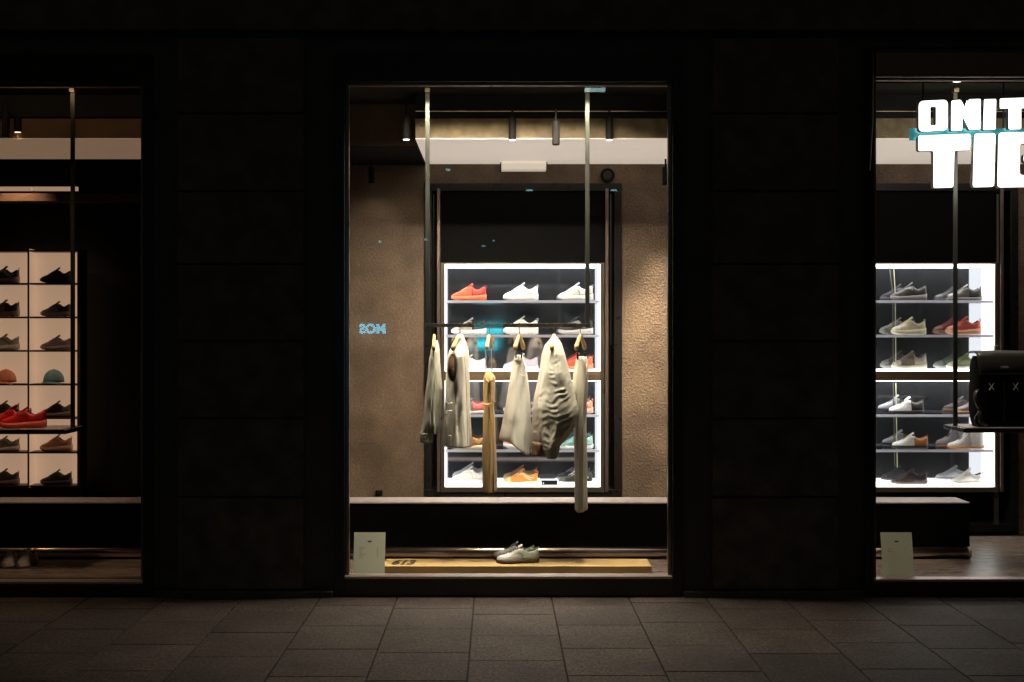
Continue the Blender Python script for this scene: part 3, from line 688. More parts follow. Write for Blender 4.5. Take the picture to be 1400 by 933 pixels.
W = (.88, .87, .86); OFF = (.66, .63, .57); K = (.03, .028, .03)
SH = Z
rowsM = [411, 458, 507, 567, 615, 664.5]; colsM = [641, 712, 787]
rowz = [Z(411, 2.0) + .001, Z(458, 2.0) + .001, Z(508, 2.0) + .008, Z(567, 2.0) + .001, Z(615, 2.0) + .001, Z(665.5, 2.0) + .007]
YS = 2.115
mid = {
 (0, 0): ('sneaker', 'bright coral orange sneaker on the top shelf of the cabinet', dict(upper=(.80, .13, .05), sole=(.85, .22, .10), panel=(.62, .03, .02), lace=(.85, .35, .2))),
 (0, 1): ('sneaker', 'white sneaker between coral and rightmost shoes on the top shelf', dict(upper=W, sole=W)),
 (0, 2): ('sneaker', 'white sneaker at the right end of the top shelf, behind the steel rod', dict(upper=(.74, .72, .70), sole=(.7, .68, .66), panel=(.62, .6, .58))),
 (1, 0): ('sneaker', 'white and dark brown sneaker on second shelf above the sleeveless vest', dict(upper=(.55, .53, .5), sole=W, panel=(.03, .016, .014), stripe=(.04, .02, .018))),
 (1, 1): ('sneaker', 'white chunky sneaker in the middle of the second shelf', dict(upper=W, sole=W, outsole=(.75, .7, .66))),
 (1, 2): ('sneaker', 'black sneaker with white sole at the right of the second shelf', dict(upper=(.02, .018, .02), sole=(.6, .58, .58), stripe=(.25, .25, .25), lace=(.1, .1, .1))),
 (2, 0): ('sneaker', 'white low sneaker on third shelf between the vest and tan trousers', dict(style='low', upper=W, sole=W, tab=True)),
 (2, 1): ('sneaker', 'white sneaker with mauve trim behind the pale skirt hanger', dict(style='low', upper=(.74, .70, .74), sole=W, panel=(.5, .45, .55))),
 (2, 2): ('sneaker', 'red orange sneaker on the third shelf beside the cream trousers', dict(upper=(.78, .08, .04), sole=(.82, .2, .1), panel=(.6, .15, .08))),
 (3, 0): ('sneaker', 'teal grey sneaker with red tongue behind the vest on fourth shelf', dict(style='low', upper=(.12, .17, .17), sole=(.7, .68, .66), panel=(.5, .08, .06), toe=(.6, .6, .58))),
 (3, 1): ('sneaker', 'dark grey sneaker behind the pale skirt on the fourth shelf', dict(upper=(.12, .11, .11), sole=(.3, .28, .28))),
 (3, 2): ('sneaker', 'salmon orange sneaker on fourth shelf behind the cream trousers', dict(upper=(.72, .25, .14), sole=(.7, .45, .35))),
 (4, 0): ('sneaker', 'brown and black leopard patterned sneaker behind the vest hem', dict(style='low', upper='leopard', sole=(.72, .6, .42), lace=(.1, .07, .05))),
 (4, 1): ('sneaker', 'pink and red sneaker below the pale skirt hem', dict(upper=(.62, .30, .26), sole=(.75, .7, .68), panel=(.6, .08, .06))),
 (4, 2): ('sneaker', 'teal sneaker on fifth shelf beside the cream trousers', dict(style='low', upper=(.15, .36, .36), sole=(.75, .75, .74), panel=(.3, .5, .48))),
 (5, 0): ('sneaker', 'bright white sneaker on the bottom shelf left of the tan trousers', dict(upper=W, sole=W, panel=(.70, .69, .68), toe=W)),
 (5, 1): ('sneaker', 'orange low sneaker on the bottom shelf beside the black name plate', dict(style='low', upper=(.72, .27, .05), sole=(.85, .70, .5), stripe=(.85, .6, .35), toe=(.8, .5, .25), lace=(.85, .45, .2))),
 (5, 2): ('sneaker', 'black and white striped sneaker on bottom shelf by the cream trousers', dict(style='low', upper=(.015, .02, .015), sole=W, stripe=(.8, .82, .78), toe=(.1, .12, .1), lace=(.8, .8, .78))),
}
def leopard():
    m = mat('leopard_suede', (.45, .22, .07), .8); nt = m.node_tree
    v = nt.nodes.new('ShaderNodeTexVoronoi'); v.inputs['Scale'].default_value = 75; tc = nt.nodes.new('ShaderNodeTexCoord'); nt.links.new(tc.outputs['Object'], v.inputs['Vector'])
    r = nt.nodes.new('ShaderNodeValToRGB'); r.color_ramp.interpolation = 'CONSTANT'
    r.color_ramp.elements[0].color = (.03, .02, .015, 1); r.color_ramp.elements[1].position = .42; r.color_ramp.elements[1].color = (.5, .25, .08, 1)
    nt.links.new(v.outputs['Distance'], r.inputs[0]); nt.links.new(r.outputs[0], nt.nodes['Principled BSDF'].inputs['Base Color'])
    return m
_c0 = cmat
LEO = leopard()
def cmat(rgb, rough=.55, kind='f'): return _c0(rgb, rough, kind)
for (r, c), (nm, lab, kw) in mid.items():
    kw = dict(kw); leo = kw.get('upper') == 'leopard'
    if leo: kw['upper'] = (.45, .22, .07)
    t = shoe(nm, lab, (X(colsM[c], YS), YS, rowz[r]), group='shoes in the lit cabinet of the middle window', rz=random.uniform(-.14, .12), **kw)
    if leo:
        for ch in t.children:
            if ch.name.startswith(('upper', 'tongue')): ch.data.materials[0] = LEO
right = {
 (0, 0): ('sneaker', 'black and grey sneaker on the top shelf of the right cabinet', dict(upper=(.045, .038, .036), sole=(.25, .22, .21), panel=(.02, .017, .016), stripe=(.30, .27, .25), lining=(.02, .02, .02)), 1242),
 (0, 1): ('sneaker', 'grey sneaker right of the rod on the right cabinet top shelf', dict(style='low', upper=(.10, .09, .085), sole=(.25, .23, .22), panel=(.02, .018, .018), toe=(.28, .26, .25)), 1318),
 (1, 0): ('sneaker', 'cream yellow sneaker on second shelf of the right cabinet', dict(upper=(.78, .68, .48), sole=(.8, .72, .5), toe=(.8, .76, .66)), 1242),
 (1, 1): ('sneaker', 'red and salmon sneaker on second shelf of the right cabinet', dict(upper=(.60, .10, .07), sole=(.85, .42, .25), toe=(.85, .38, .25), lace=(.5, .05, .05)), 1317),
 (2, 0): ('sneaker', 'taupe suede sneaker just above the wooden rail in the right cabinet', dict(upper=(.20, .16, .12), sole=(.6, .56, .46), toe=(.55, .48, .38), panel=(.40, .35, .29)), 1243),
 (2, 1): ('sneaker', 'pale green and white sneaker left of the black backpack', dict(upper=(.26, .32, .17), sole=(.7, .7, .62), toe=(.6, .58, .5), lace=(.25, .35, .2)), 1318),
 (3, 0): ('leather_shoe', 'white and black two tone shoe on the fourth shelf, right cabinet', dict(style='low', upper=W, sole=(.025, .022, .022), panel=(.018, .017, .017), lace=(.05, .05, .05)), 1239),
 (3, 1): ('leather_shoe', 'taupe brown shoe with tan sole, left of the backpack straps', dict(style='low', upper=(.10, .07, .06), sole=(.38, .18, .07)), 1330),
 (4, 0): ('leather_shoe', 'white and tan two tone shoe with dark sole, fifth shelf', dict(style='low', upper=W, sole=(.03, .024, .02), panel=(.40, .15, .045), lace=(.5, .3, .15)), 1244),
 (4, 1): ('high_top_shoe', 'white high top sneaker with gum sole in the right cabinet', dict(style='high', upper=(.70, .66, .62), sole=(.62, .30, .12), lace=(.05, .05, .05), panel=(.72, .68, .64)), 1320),
 (5, 0): ('leather_shoe', 'dark brown shoe on the bottom shelf of the right cabinet', dict(style='low', upper=(.035, .024, .022), sole=(.12, .09, .085), panel=(.022, .016, .015)), 1243),
 (5, 1): ('sneaker', 'bright white sneaker on the bottom shelf of the right cabinet', dict(style='low', upper=W, sole=(.8, .74, .66)), 1321),
}
for (r, c), (nm, lab, kw, px) in right.items():
    shoe(nm, lab, (X(px, YS), YS, rowz[r]), group='shoes in the lit cabinet of the right window', rz=random.uniform(-.12, .12), **kw)

# ------------------------------------------------------------------ cream pigeonhole rack behind the left window
RY = 3.2
rack = thing('pigeonhole_rack', 'back lit cream pigeonhole rack seen through the left window', 'shelving', (X(39, RY), RY, Z(664, RY)))
rx = [X(107, RY) - .463 * k for k in (0, 1, 2)]; rz_ = [Z(v, RY) for v in (342, 387, 433, 479, 525, 571, 618, 664)]
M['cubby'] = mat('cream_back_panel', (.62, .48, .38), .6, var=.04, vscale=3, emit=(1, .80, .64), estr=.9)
b = MB(); b.box(rx[2], rx[0], RY + .15, RY + .17, rz_[-1], rz_[0]); b.build('back_panel', M['cubby'], rack)
for z in rz_:
    b = MB(); b.box(rx[2], rx[0], RY, RY + .149, z - .016, z); b.build('shelf', M['rackdark'] if 'rackdark' in M else M.setdefault('rackdark', mat('rack_brown', (.06, .04, .03), .5)), rack)
b = MB(); b.box(rx[0] + .009, rx[0] + .02, RY - .006, RY + .172, rz_[-1] - .02, rz_[0] + .01); b.build('side_cheek', M['rackdark'], rack)
for k, x in enumerate(rx):
    b = MB(); b.box(x - .008, x + .008, RY - .002, RY + .172, rz_[-1] - .02, rz_[0] + .01); dv = b.build('divider', M['cubby'], rack)
    b = MB(); b.box(x - .0085, x + .0085, RY - .006, RY - .003, rz_[-1] - .02, rz_[0] + .01); b.build('front_strip', M['rackdark'], dv)
b = MB(); b.box(rx[2] - .03, rx[0] + .035, RY - .004, RY + .36, .02, rz_[-1] - .021); b.build('base', M['black'], rack)
for a, c in ((rx[1] + .03, X(104, RY)), (rx[2], rx[1] + .015)):
    b = MB(); b.box(a, c, RY + .02, RY + .06, Z(260.5, RY), Z(255, RY)); b.build('top_light', M['cubby'], rack)
YL = RY + .065
left = [
 (0, 0, 'sneaker', 'black and white sneaker at left edge, top row of the cream rack', dict(upper=(.05, .045, .045), sole=(.5, .45, .42), stripe=(.6, .6, .6))),
 (0, 1, 'sneaker', 'all black sneaker in the top row of the cream rack', dict(upper=K, sole=K)),
 (1, 0, 'sneaker', 'white sneaker with dark tongue at left edge, second row of the cream rack', dict(upper=(.40, .36, .33), sole=(.5, .45, .4), lace=(.05, .05, .05), panel=(.08, .07, .07))),
 (1, 1, 'sneaker', 'pale grey sneaker with black collar, second row of the cream rack', dict(upper=(.34, .29, .27), sole=(.5, .42, .4), panel=(.1, .08, .08), lace=(.04, .04, .04))),
 (2, 0, 'sneaker', 'grey and white sneaker at left edge, third row of the cream rack', dict(upper=(.3, .27, .24), sole=(.5, .46, .4), lace=(.1, .1, .1), stripe=(.1, .1, .1))),
 (2, 1, 'sneaker', 'mauve grey sneaker in the third row of the cream rack', dict(upper=(.17, .13, .13), sole=(.22, .18, .18))),
 (4, 0, 'sneaker', 'olive beige sneaker behind the red sneakers', dict(upper=(.25, .20, .12), sole=(.32, .26, .18))),
 (4, 1, 'sneaker', 'dark taupe sneaker just right of the red sneakers', dict(upper=(.10, .075, .07), sole=(.16, .12, .11))),
 (5, 0, 'sneaker', 'grey sneaker with dark outsole, left edge below the black display shelf', dict(upper=(.2, .16, .13), sole=(.5, .45, .38), outsole=(.04, .03, .03), lace=(.05, .05, .05))),
 (5, 1, 'sneaker', 'terracotta tan sneaker below the black display shelf', dict(upper=(.42, .20, .12), sole=(.5, .3, .2))),
 (6, 0, 'sneaker', 'dark brown sneaker at left edge of the bottom row, cream rack', dict(upper=(.08, .055, .05), sole=(.2, .15, .13))),
 (6, 1, 'sneaker', 'all black sneaker in the bottom row of the cream rack', dict(upper=K, sole=(.04, .035, .035), rz=.0)),
]
for r, c, nm, lab, kw in left:
    kw = dict(kw); kw.setdefault('rz', random.uniform(-.06, .08))
    shoe(nm, lab, (X((5, 77)[c], YL), YL, rz_[r + 1] + .001), group='shoes in the cream pigeonhole rack', **kw)
def cap(px, col, label):
    x = X(px, YL); z = rz_[4] + .001
    t = thing('baseball_cap', label, 'cap', (x, YL, z))
    G = []
    for i in range(9):
        a = i / 8 * PI / 2; G.append([(.092 * math.cos(a) * math.cos(q), .10 * math.cos(a) * math.sin(q), .012 + .118 * math.sin(a) ** .9) for q in [2 * PI * k / 24 for k in range(24)]])
    b = MB(); b.grid(G, close_u=True); b.build('crown', cmat(col, .8), t, smooth=True, local=True, solid=.002)
    G = []
    for i in range(5):
        r = 1 + .62 * i / 4
        G.append([(.088 * math.cos(q) * (1 + .06 * i / 4), -.06 - (.10 * r - .06) * abs(math.sin(q)) ** .8, .020 - .016 * (i / 4) + .0 - .012 * abs(math.cos(q)) ** 2) for q in [-PI + PI * k / 16 for k in range(17)]])
    b = MB(); b.grid(G); b.build('brim', cmat(tuple(c * .85 for c in col), .8), t, smooth=True, local=True, solid=.003)
    b = MB()
    for q in range(6):
        a0 = q * PI / 3 + .3
        b.tube([(.0925 * math.cos(a) * math.cos(a0), .1005 * math.cos(a) * math.sin(a0), .012 + .1185 * math.sin(a) ** .9) for a in [i / 8 * PI / 2 for i in range(9)]], .0012, 5)
    b.build('seams', cmat(tuple(c * .7 for c in col), .8), t, local=True)
    b = MB(); b.tube([(0, 0, .128), (0, 0, .135)], .007, 10); b.build('button', cmat(col, .8), t, smooth=True, local=True)
cap(8, (.62, .22, .12), 'orange baseball cap in the cream rack at the left edge')
cap(73.5, (.16, .30, .36), 'blue baseball cap in the cream rack')

# ------------------------------------------------------------------ hanging steel frames
RYB = .45
def rect_bar(b, p, q, wx, wy):
    x, y, z0 = p; z1 = q[2]; b.box(x - wx / 2, x + wx / 2, y - wy / 2, y + wy / 2, min(z0, z1), max(z0, z1))
def hang_frame(xa, xb, zt, zb, label, shelf=False):
    t = thing('hanging_frame', label, 'display frame', ((xa + xb) / 2, RYB, zt))
    for x in (xa, xb):
        b = MB(); rect_bar(b, (x, RYB, zb), (x, RYB, zt), .030, .012); b.build('rod', M['steel'], t, bevel=.002)
        b = MB(); rect_bar(b, (x, RYB, zt - .03), (x, RYB, zt), .034, .05); b.build('ceiling_bracket', M['trim'], t, bevel=.002)
    if not shelf:
        b = MB(); b.box(xa - .015, xb + .015, RYB - .030, RYB - .018, zb - .026, zb); b.box(xa - .015, xb + .015, RYB + .018, RYB + .030, zb - .026, zb)
        b.build('rail', M['steelblack'], t, bevel=.002)
        b = MB(); b.tube([(xa, RYB, zb - .011), (xb, RYB, zb - .011)], .008, 10); b.build('hanging_bar', M['steel'], t, smooth=True)
    else:
        b = MB(); b.box(xa - .015, xb + .015, RYB - .17, RYB + .17, zb - .030, zb - .001); b.build('shelf', M['steelblack'], t, bevel=.003)
        b = MB(); b.box(xa + .016, xb - .016, RYB - .165, RYB + .165, zb - .0008, zb + .003); b.build('shelf_top', M['benchtop'], t)
    return t
M['steelblack'] = mat('blackened_steel', (.11, .095, .075), .26, metal=.8, rvar=.1)
xa, xb, zr = X(584.5, RYB), X(803, RYB), Z(442.5, RYB)
hang_frame(xa, xb, 3.40, zr, 'thin steel frame holding the clothes rail in the middle window')
hang_frame(X(1306, RYB), X(1306, RYB) + 1.1, 3.40, Z(583, RYB), 'steel rods and black shelf carrying the backpack', shelf=True)
hang_frame(X(99.5, RYB) - 1.1, X(99.5, RYB), 3.40, Z(585, RYB), 'steel rods and black shelf carrying the red sneakers', shelf=True)

# red sneakers on the left shelf
shoe('sneaker', 'bright red sneaker on the black shelf, nearer the hanging rod', (X(33, .42), .40, Z(585, RYB) + .004), upper=(.66, .02, .02), sole=(.75, .10, .06), panel=(.5, .01, .01), lace=(.7, .05, .05), rz=.12, group='pair of red sneakers', L=.30)
shoe('sneaker', 'bright red sneaker farther left on the black shelf, cut by the photo edge', (X(8, .42), .52, Z(585, RYB) + .004), upper=(.66, .02, .02), sole=(.75, .10, .06), panel=(.5, .01, .01), lace=(.7, .05, .05), rz=-.25, group='pair of red sneakers', L=.30)
# silver sneaker on the plank
shoe('sneaker', 'silver and pale green sneaker with black laces on the golden plank', (X(708, .33), .325, pz + .001), style='low', upper=(.78, .76, .72), sole=(.04, .018, .014), panel=(.46, .52, .38), lace=(.03, .03, .03), stripe=(.5, .56, .42), lining=(.05, .05, .06), metal=1, rz=.10, L=.285, tab=True)

shoe('sneaker', 'silver sneaker behind the pale green heeled one, its toe further left', (X(702, .40), .415, pz + .001), style='low', upper=(.78, .76, .72), sole=(.04, .018, .014), panel=(.46, .52, .38), lace=(.03, .03, .03), lining=(.05, .05, .06), metal=1, rz=-.25, L=.285)  # second shoe put in where the tube reflects the first
for px, lab in ((13, 'pale shoe added for a tube reflection, left window floor, at the photo edge'), (37, 'pale shoe added for a tube reflection, left window floor, right one')):
    shoe('sneaker', lab, (X(px, .48), .48, FZ + .001), style='low', upper=(.75, .70, .66), sole=(.7, .66, .6), rz=PI / 2 + (.15 if px == 13 else -.1), sc_=.8)  # whole shoes put in for pale reflections along the tube
# ------------------------------------------------------------------ clothes on wooden hangers
def hanger(px, label, yaw=0.0, half=.20, drop=.085, r=.013):
    x = X(px, RYB); zt = zr - .011
    t = thing('wooden_hanger', label, 'hanger', (x, RYB, zt))
    b = MB(); rad = .020; pts = []
    for k in range(11):
        a = math.radians(-20 + 22 * k); pts.append((0 * k, rad * math.cos(a), rad * math.sin(a) - .010))
    pts = [(0, rad * math.cos(math.radians(-30 + 21 * k)), rad * math.sin(math.radians(-30 + 21 * k)) - .006) for k in range(11)]
    pts += [(0, 0, -.030), (0, 0, -.062)]
    R = Matrix.Rotation(yaw, 3, 'Z')
    b.tube([R @ Vector(p) for p in pts], .0022, 7); b.build('hook', M['hook'], t, smooth=True, local=True)
    pts = []; rad = []
    for k in range(-8, 9):
        q = k / 8; y = q * half; z = -.075 - drop * abs(q) ** 1.25
        pts.append(R @ Vector((0, y, z))); rad.append(r * (.85 + .45 * abs(q) ** 2) * (1 if abs(q) < .99 else .8))
    b = MB(); b.tube(pts, rad, 10, squash=1.35); b.build('shoulder_bar', M['hangwood'], t, smooth=True, local=True)
    return t
def loft(name, rows, m, parent, nth=128, pleat=None, folds=(5, .10), amp=.004, diamond=0.0, seed=0, hem=None, cen=RYB, wr=None, stepn=60, phase=0.0, skew=0.0):
    """rows: (y px, left px, right px, half depth) down the garment"""
    ys = np.array([r[0] for r in rows], float); xl = np.array([r[1] for r in rows], float); xr = np.array([r[2] for r in rows], float); bd = np.array([r[3] for r in rows], float)
    G = []; z_top, z_bot = ys[0], ys[-1]
    for i in range(stepn + 1):
        q = i / stepn; yv = z_top + (z_bot - z_top) * q
        l, r, d = np.interp(yv, ys, xl), np.interp(yv, ys, xr), np.interp(yv, ys, bd)
        row = []
        for j in range(nth):
            th = 2 * PI * j / nth; c, s = math.cos(th), math.sin(th)
            if diamond:
                k = 1 / (abs(c) + abs(s)); k = 1 * (1 - diamond) + k * diamond
                c2, s2 = c * k, s * k
            else: c2, s2 = c, s
            Yp = cen + d * s2
            cx = X((l + r) / 2, cen); a = (r - l) / 2 / sc(cen)
            f = 1 + folds[1] * math.sin(folds[0] * th + phase + 1.6 * math.sin(q * 2.2 + seed)) * (.25 + .75 * q)
            xx = cx + a * c2 * min(f, 1.06) + skew * (s2) * d
            yy = cen + d * s2 * f
            zz = Z(yv, cen)
            n3 = noise.noise(Vector((th * 1.3 + seed * 7, q * 5, seed)))
            xx += amp * n3 * 1.0; yy += amp * 1.6 * noise.noise(Vector((c * 2 + seed * 3, s * 2, q * 7)))
            if pleat:
                pn, pa = pleat; dr = .35 * math.sin(q * 3 + seed) + .5 * noise.noise(Vector((q * 2.2, seed, 3)))
                e = 0
                for k in range(3):
                    ph = c * pn * (1 + .37 * k) + dr * (1 + k) + seed * (1.3 + k)
                    e += (1 - abs(math.sin(ph)) ** .55) * (.6, .45, .3)[k] * (.5 + .8 * noise.noise(Vector((q * 3.1, c * 1.5 + k * 5, seed))))
                yy += math.copysign(1, s) * pa * e * (.35 + .9 * q); xx += .25 * pa * e * c
            if wr: dx, dy = wr(q, th); xx += dx; yy += dy
            if hem: zz += hem(c, s) * q ** 3
            row.append((xx, yy, zz))
        G.append(row)
    b = MB(); b.grid(G, close_u=True)
    top = G[0]; c0 = Vector((sum(p[0] for p in top) / nth, sum(p[1] for p in top) / nth, top[0][2] + .004)); n = len(b.v)
    b.v.append(tuple(c0))
    for j in range(nth): b.f.append(((j + 1) % nth, j, n)); b.m.append(0)
    o = b.build(name, m, parent, smooth=True, solid=.002); fix_normals(o)
    return o
def cloth(name, col, **k): return mat(name, col, .85, bump=.0007, bscale=260, var=.07, vscale=5, sheen=.15, **k)
C1 = cloth('sage_jersey', (.54, .53, .42)); C2 = cloth('cream_twill', (.73, .69, .58)); C3 = cloth('golden_satin', (.52, .33, .12)); C4 = cloth('stone_cotton', (.72, .70, .62))
C5 = cloth('beige_nylon', (.64, .61, .50)); C6 = cloth('pale_khaki', (.66, .62, .48)); C5b = cloth('pink_beige_nylon', (.60, .52, .44)); C6b = cloth('khaki_shade', (.30, .22, .13)); CB = cloth('brown_lining', (.13, .06, .02))
C5['x'] = 0; CS = cloth('seam_shadow', (.30, .27, .21))
H = {}
for px, lab, yw in ((593.5, 'wooden hanger of the sage shirt, leftmost on the rail', .05), (629, 'wooden hanger of the cream sleeveless vest', -.22), (669, 'wooden hanger above the golden tan trousers', -.10),
                    (710, 'wooden hanger of the pale stone skirt', -.20), (757, 'wooden hanger inside the crumpled beige jacket', -.12), (793.5, 'wooden hanger of the long khaki trousers, rightmost on the rail', -.26)):
    hanger(px, lab, yw, half=.20 if px in (593.5, 629, 757) else .165)
# 1 long sleeved sage shirt
t = thing('shirt', 'sage green long sleeved shirt, leftmost garment on the rail', 'shirt', (X(593, RYB), RYB, Z(475, RYB)))
loft('body', [(466, 593, 598, .02), (473, 590.5, 600, .10), (480, 589.5, 601, .18), (515, 587, 602.5, .17), (530, 587, 604.5, .17), (560, 587, 602.5, .18), (580, 588, 602, .18), (591, 588, 601.5, .17)], C1, t, seed=1, folds=(3, .05), pleat=(3, .022))
loft('sleeve', [(478, 590, 595, .03), (490, 587.5, 597, .05), (530, 583, 596, .055), (560, 580, 595, .055), (590, 576.5, 593.5, .05), (593, 575, 593, .046), (604, 575, 592, .046)], C1, t, seed=2, folds=(3, .06), cen=.32, pleat=(3, .016))
b = loft('cuff', [(592, 574.6, 592.6, .050), (605, 575.2, 591.5, .050)], C1, t, seed=2.2, folds=(14, .03), cen=.32, nth=84, stepn=8)
# 2 cream sleeveless vest
t = thing('vest', 'cream sleeveless vest with brown armhole, second garment from left', 'vest', (X(628, RYB), RYB, Z(465, RYB)))
loft('body', [(466, 624, 634, .03), (472, 620, 638, .09), (479, 615, 640, .16), (486, 612.5, 641, .185), (520, 610, 642, .18), (560, 609, 643.5, .18), (609, 607.5, 646, .19)], C2, t, seed=3, folds=(3, .05), amp=.004, pleat=(5, .030),
     wr=lambda q, th: (.0, .004 * math.sin(th * 9 + 3 * q) * q))
loft('collar', [(457, 626, 632, .045), (461, 623, 635, .055), (469, 621, 637.5, .06), (473, 620, 638, .055)], C2, t, seed=3.5, folds=(2, .05), stepn=14)
# armhole: dark opening on the side that faces the street
G = []
for i in range(9):
    r = i / 8
    G.append([(X(618.5, .27) + .031 * r * math.cos(a), .250 + .02 * r * r + .012 * r * math.cos(a), Z(503, .27) + .092 * r * math.sin(a)) for a in [2 * PI * k / 28 for k in range(28)]])
b = MB(); b.grid(G, close_u=True); b.build('armhole', CB, t, smooth=True, solid=.002)
b = MB(); b.tube([(X(618.5, .27) + .032 * math.cos(a), .268 + .012 * math.cos(a), Z(503, .27) + .094 * math.sin(a)) for a in [2 * PI * k / 28 for k in range(29)]], .0035, 6); b.build('armhole_hem', C2, t, smooth=True)
b = MB()
for pts in ([(609, 549), (613, 552), (618, 551)], [(609, 563), (612, 562), (618, 562)], [(611, 563), (610, 566), (609.5, 569)], [(612, 596), (616, 596)]):
    b.tube([(X(p, .26), .262, Z(q, .26)) for p, q in pts], .004, 6)
b.build('waist_tie', C2, t, smooth=True)
def seam(parent, name, pts, m, r=.0016, Y=.255):
    b = MB(); b.tube([(X(p, Y), Y + (q[1] if isinstance(q, tuple) else 0), Z(q[0] if isinstance(q, tuple) else q, Y)) for p, q in pts], r, 6); b.build(name, m, parent, smooth=True)
seam(t, 'placket', [(633, 470), (636, 500), (638, 540), (639, 580), (639.5, 607)], CS, .0018, .258)
# 3 golden trousers on clear straps
t = thing('trousers', 'golden tan trousers hanging from clear clip straps', 'trousers', (X(669, RYB), RYB, Z(505, RYB)))
b = MB(); 
for px in (664, 672): b.box(X(px, .40) - .004, X(px, .40) + .004, .395, .399, Z(512, .4), Z(478, .4))
b.build('clip_strap', M['shelfedge'], t)
def tw(q, th):
    g = math.exp(-((q - .30) / .05) ** 2); return (-.006 * g * math.cos(th), -.01 * g + .004 * math.sin(th * 6 + q * 20) * (1 - q))
loft('leg', [(508, 664.5, 672, .07), (516, 661.5, 677, .13), (540, 661, 676, .12), (560, 661, 676.5, .12), (620, 660, 678.5, .13), (671, 659, 679.5, .13)], C3, t, seed=5, folds=(3, .05), amp=.003, wr=tw, pleat=(4, .030))
b = MB(); b.tube([(X(p, .3), .318 - .01 * math.sin(k), Z(q, .3)) for k, (p, q) in enumerate([(660.5, 551), (664, 554), (669, 553), (673, 551), (677.5, 550)])], .006, 8, squash=.8)
b.tube([(X(p, .3), .312, Z(q, .3)) for p, q in [(663, 517), (668, 524), (671, 520), (676, 521), (674, 515)]], .0065, 8)
b.tube([(X(p, .3), .308, Z(q, .3)) for p, q in [(670, 555), (672, 580), (674, 605), (675, 622), (673, 621)]], .003, 6); b.build('waist_knot', C3, t, smooth=True)
# 4 pale skirt
t = thing('skirt', 'pale stone coloured flared skirt in the centre of the rail', 'skirt', (X(710, RYB), RYB, Z(488, RYB)))
b = MB()
for px in (705.5, 713): b.box(X(px, .36) - .005, X(px, .36) + .005, .345, .365, Z(490, .36), Z(482, .36))
b.build('clip', M['hook'], t, bevel=.002)
loft('body', [(489, 704.5, 714, .09), (500, 701, 718.5, .13), (514, 698.5, 721, .15), (540, 693.5, 723.5, .17), (570, 688, 725, .19), (600, 682.5, 727.5, .20), (606, 682.5, 727.5, .20)], C4, t, seed=7, folds=(3, .04), diamond=.75, amp=.003, skew=-.30, pleat=(4, .026),
     hem=lambda c, s: (-.055 * max(0, -s) * (1 + c) + .02 * max(0, -c)), wr=lambda q, th: (0, .005 * math.sin(th * 7 + 5 * q) * q))
loft('waistband', [(486, 704, 714.5, .095), (493, 703, 716, .108)], C4, t, seed=7.3, folds=(2, .03), diamond=.6, stepn=6)
b = MB(); b.tube([(X(p, .32), .312, Z(q, .32)) for p, q in [(711, 512), (716, 515), (721, 513)]], .004, 6); b.build('pocket_trim', C4, t, smooth=True)
# 5 crumpled jacket
t = thing('jacket', 'crumpled beige bomber jacket with gathered sleeve', 'jacket', (X(757, RYB), RYB, Z(465, RYB)))
def wrinkle(a, f, pw=1.4):
    def g(q, th):
        c = math.cos(th); n = noise.noise(Vector((q * 6, c * 2.2, math.sin(th) + 1.7))); n2 = noise.noise(Vector((q * 26, c * 5, math.sin(th) * 2 + 4.1)))
        u = q * f + .9 * c + .55 * c * c + 1.1 * n
        w1 = 1 - abs(math.sin(u * PI)) ** .7                       # narrow raised folds with broad valleys
        k = (w1 * 1.3 - .4 + .5 * n2) * max(0, q - .10) ** pw * min(1, max(.12, .45 + 1.5 * noise.noise(Vector((q * 7, c * 3.2, 9)))))
        return (a * .35 * k * c, a * k * math.sin(th))
    return g
loft('body', [(464, 752, 760, .05), (472, 745, 766, .13), (485, 741, 770, .18), (510, 737, 772, .18), (540, 732, 772, .19), (560, 729, 768, .19), (585, 728, 764, .19), (600, 727, 762, .18), (608, 729, 760, .16), (619, 727, 752, .15)], C5b, t, seed=9, folds=(3, .05), amp=.005, pleat=(4, .02), wr=wrinkle(.008, 15, .8), stepn=110, nth=110, cen=.49)
loft('hem_band', [(604, 727.5, 745, .10), (622, 726.5, 744, .10)], mat('rib_knit', (.36, .24, .15), .9, bump=.001, bscale=200), t, seed=9.1, folds=(20, .03), nth=120, stepn=6, cen=.40)
loft('sleeve', [(462, 756, 761, .02), (470, 751, 767, .06), (485, 747.5, 772, .09), (510, 742.5, 778.5, .11), (535, 739, 785, .12), (555, 736.5, 789.5, .13), (568, 737.5, 790, .13), (585, 741, 786, .12), (600, 742, 778, .11), (610, 743, 771, .09)], C5, t, seed=10, folds=(3, .04), amp=.004, pleat=(3, .016), wr=wrinkle(.011, 17, .8), stepn=130, nth=120, cen=.335, hem=lambda c, s: -.03 * (c < 0) * abs(c) + .03 * max(0, c))
loft('cuff', [(608, 743, 767, .055), (616, 744, 765, .05), (627, 748, 760, .045)], C5, t, seed=10.4, folds=(16, .05), nth=110, stepn=10, cen=.32)
loft('collar', [(457, 755, 759.5, .04), (464, 752, 763, .055), (470, 750, 766, .06)], C5b, t, seed=10.6, folds=(2, .05), stepn=10)
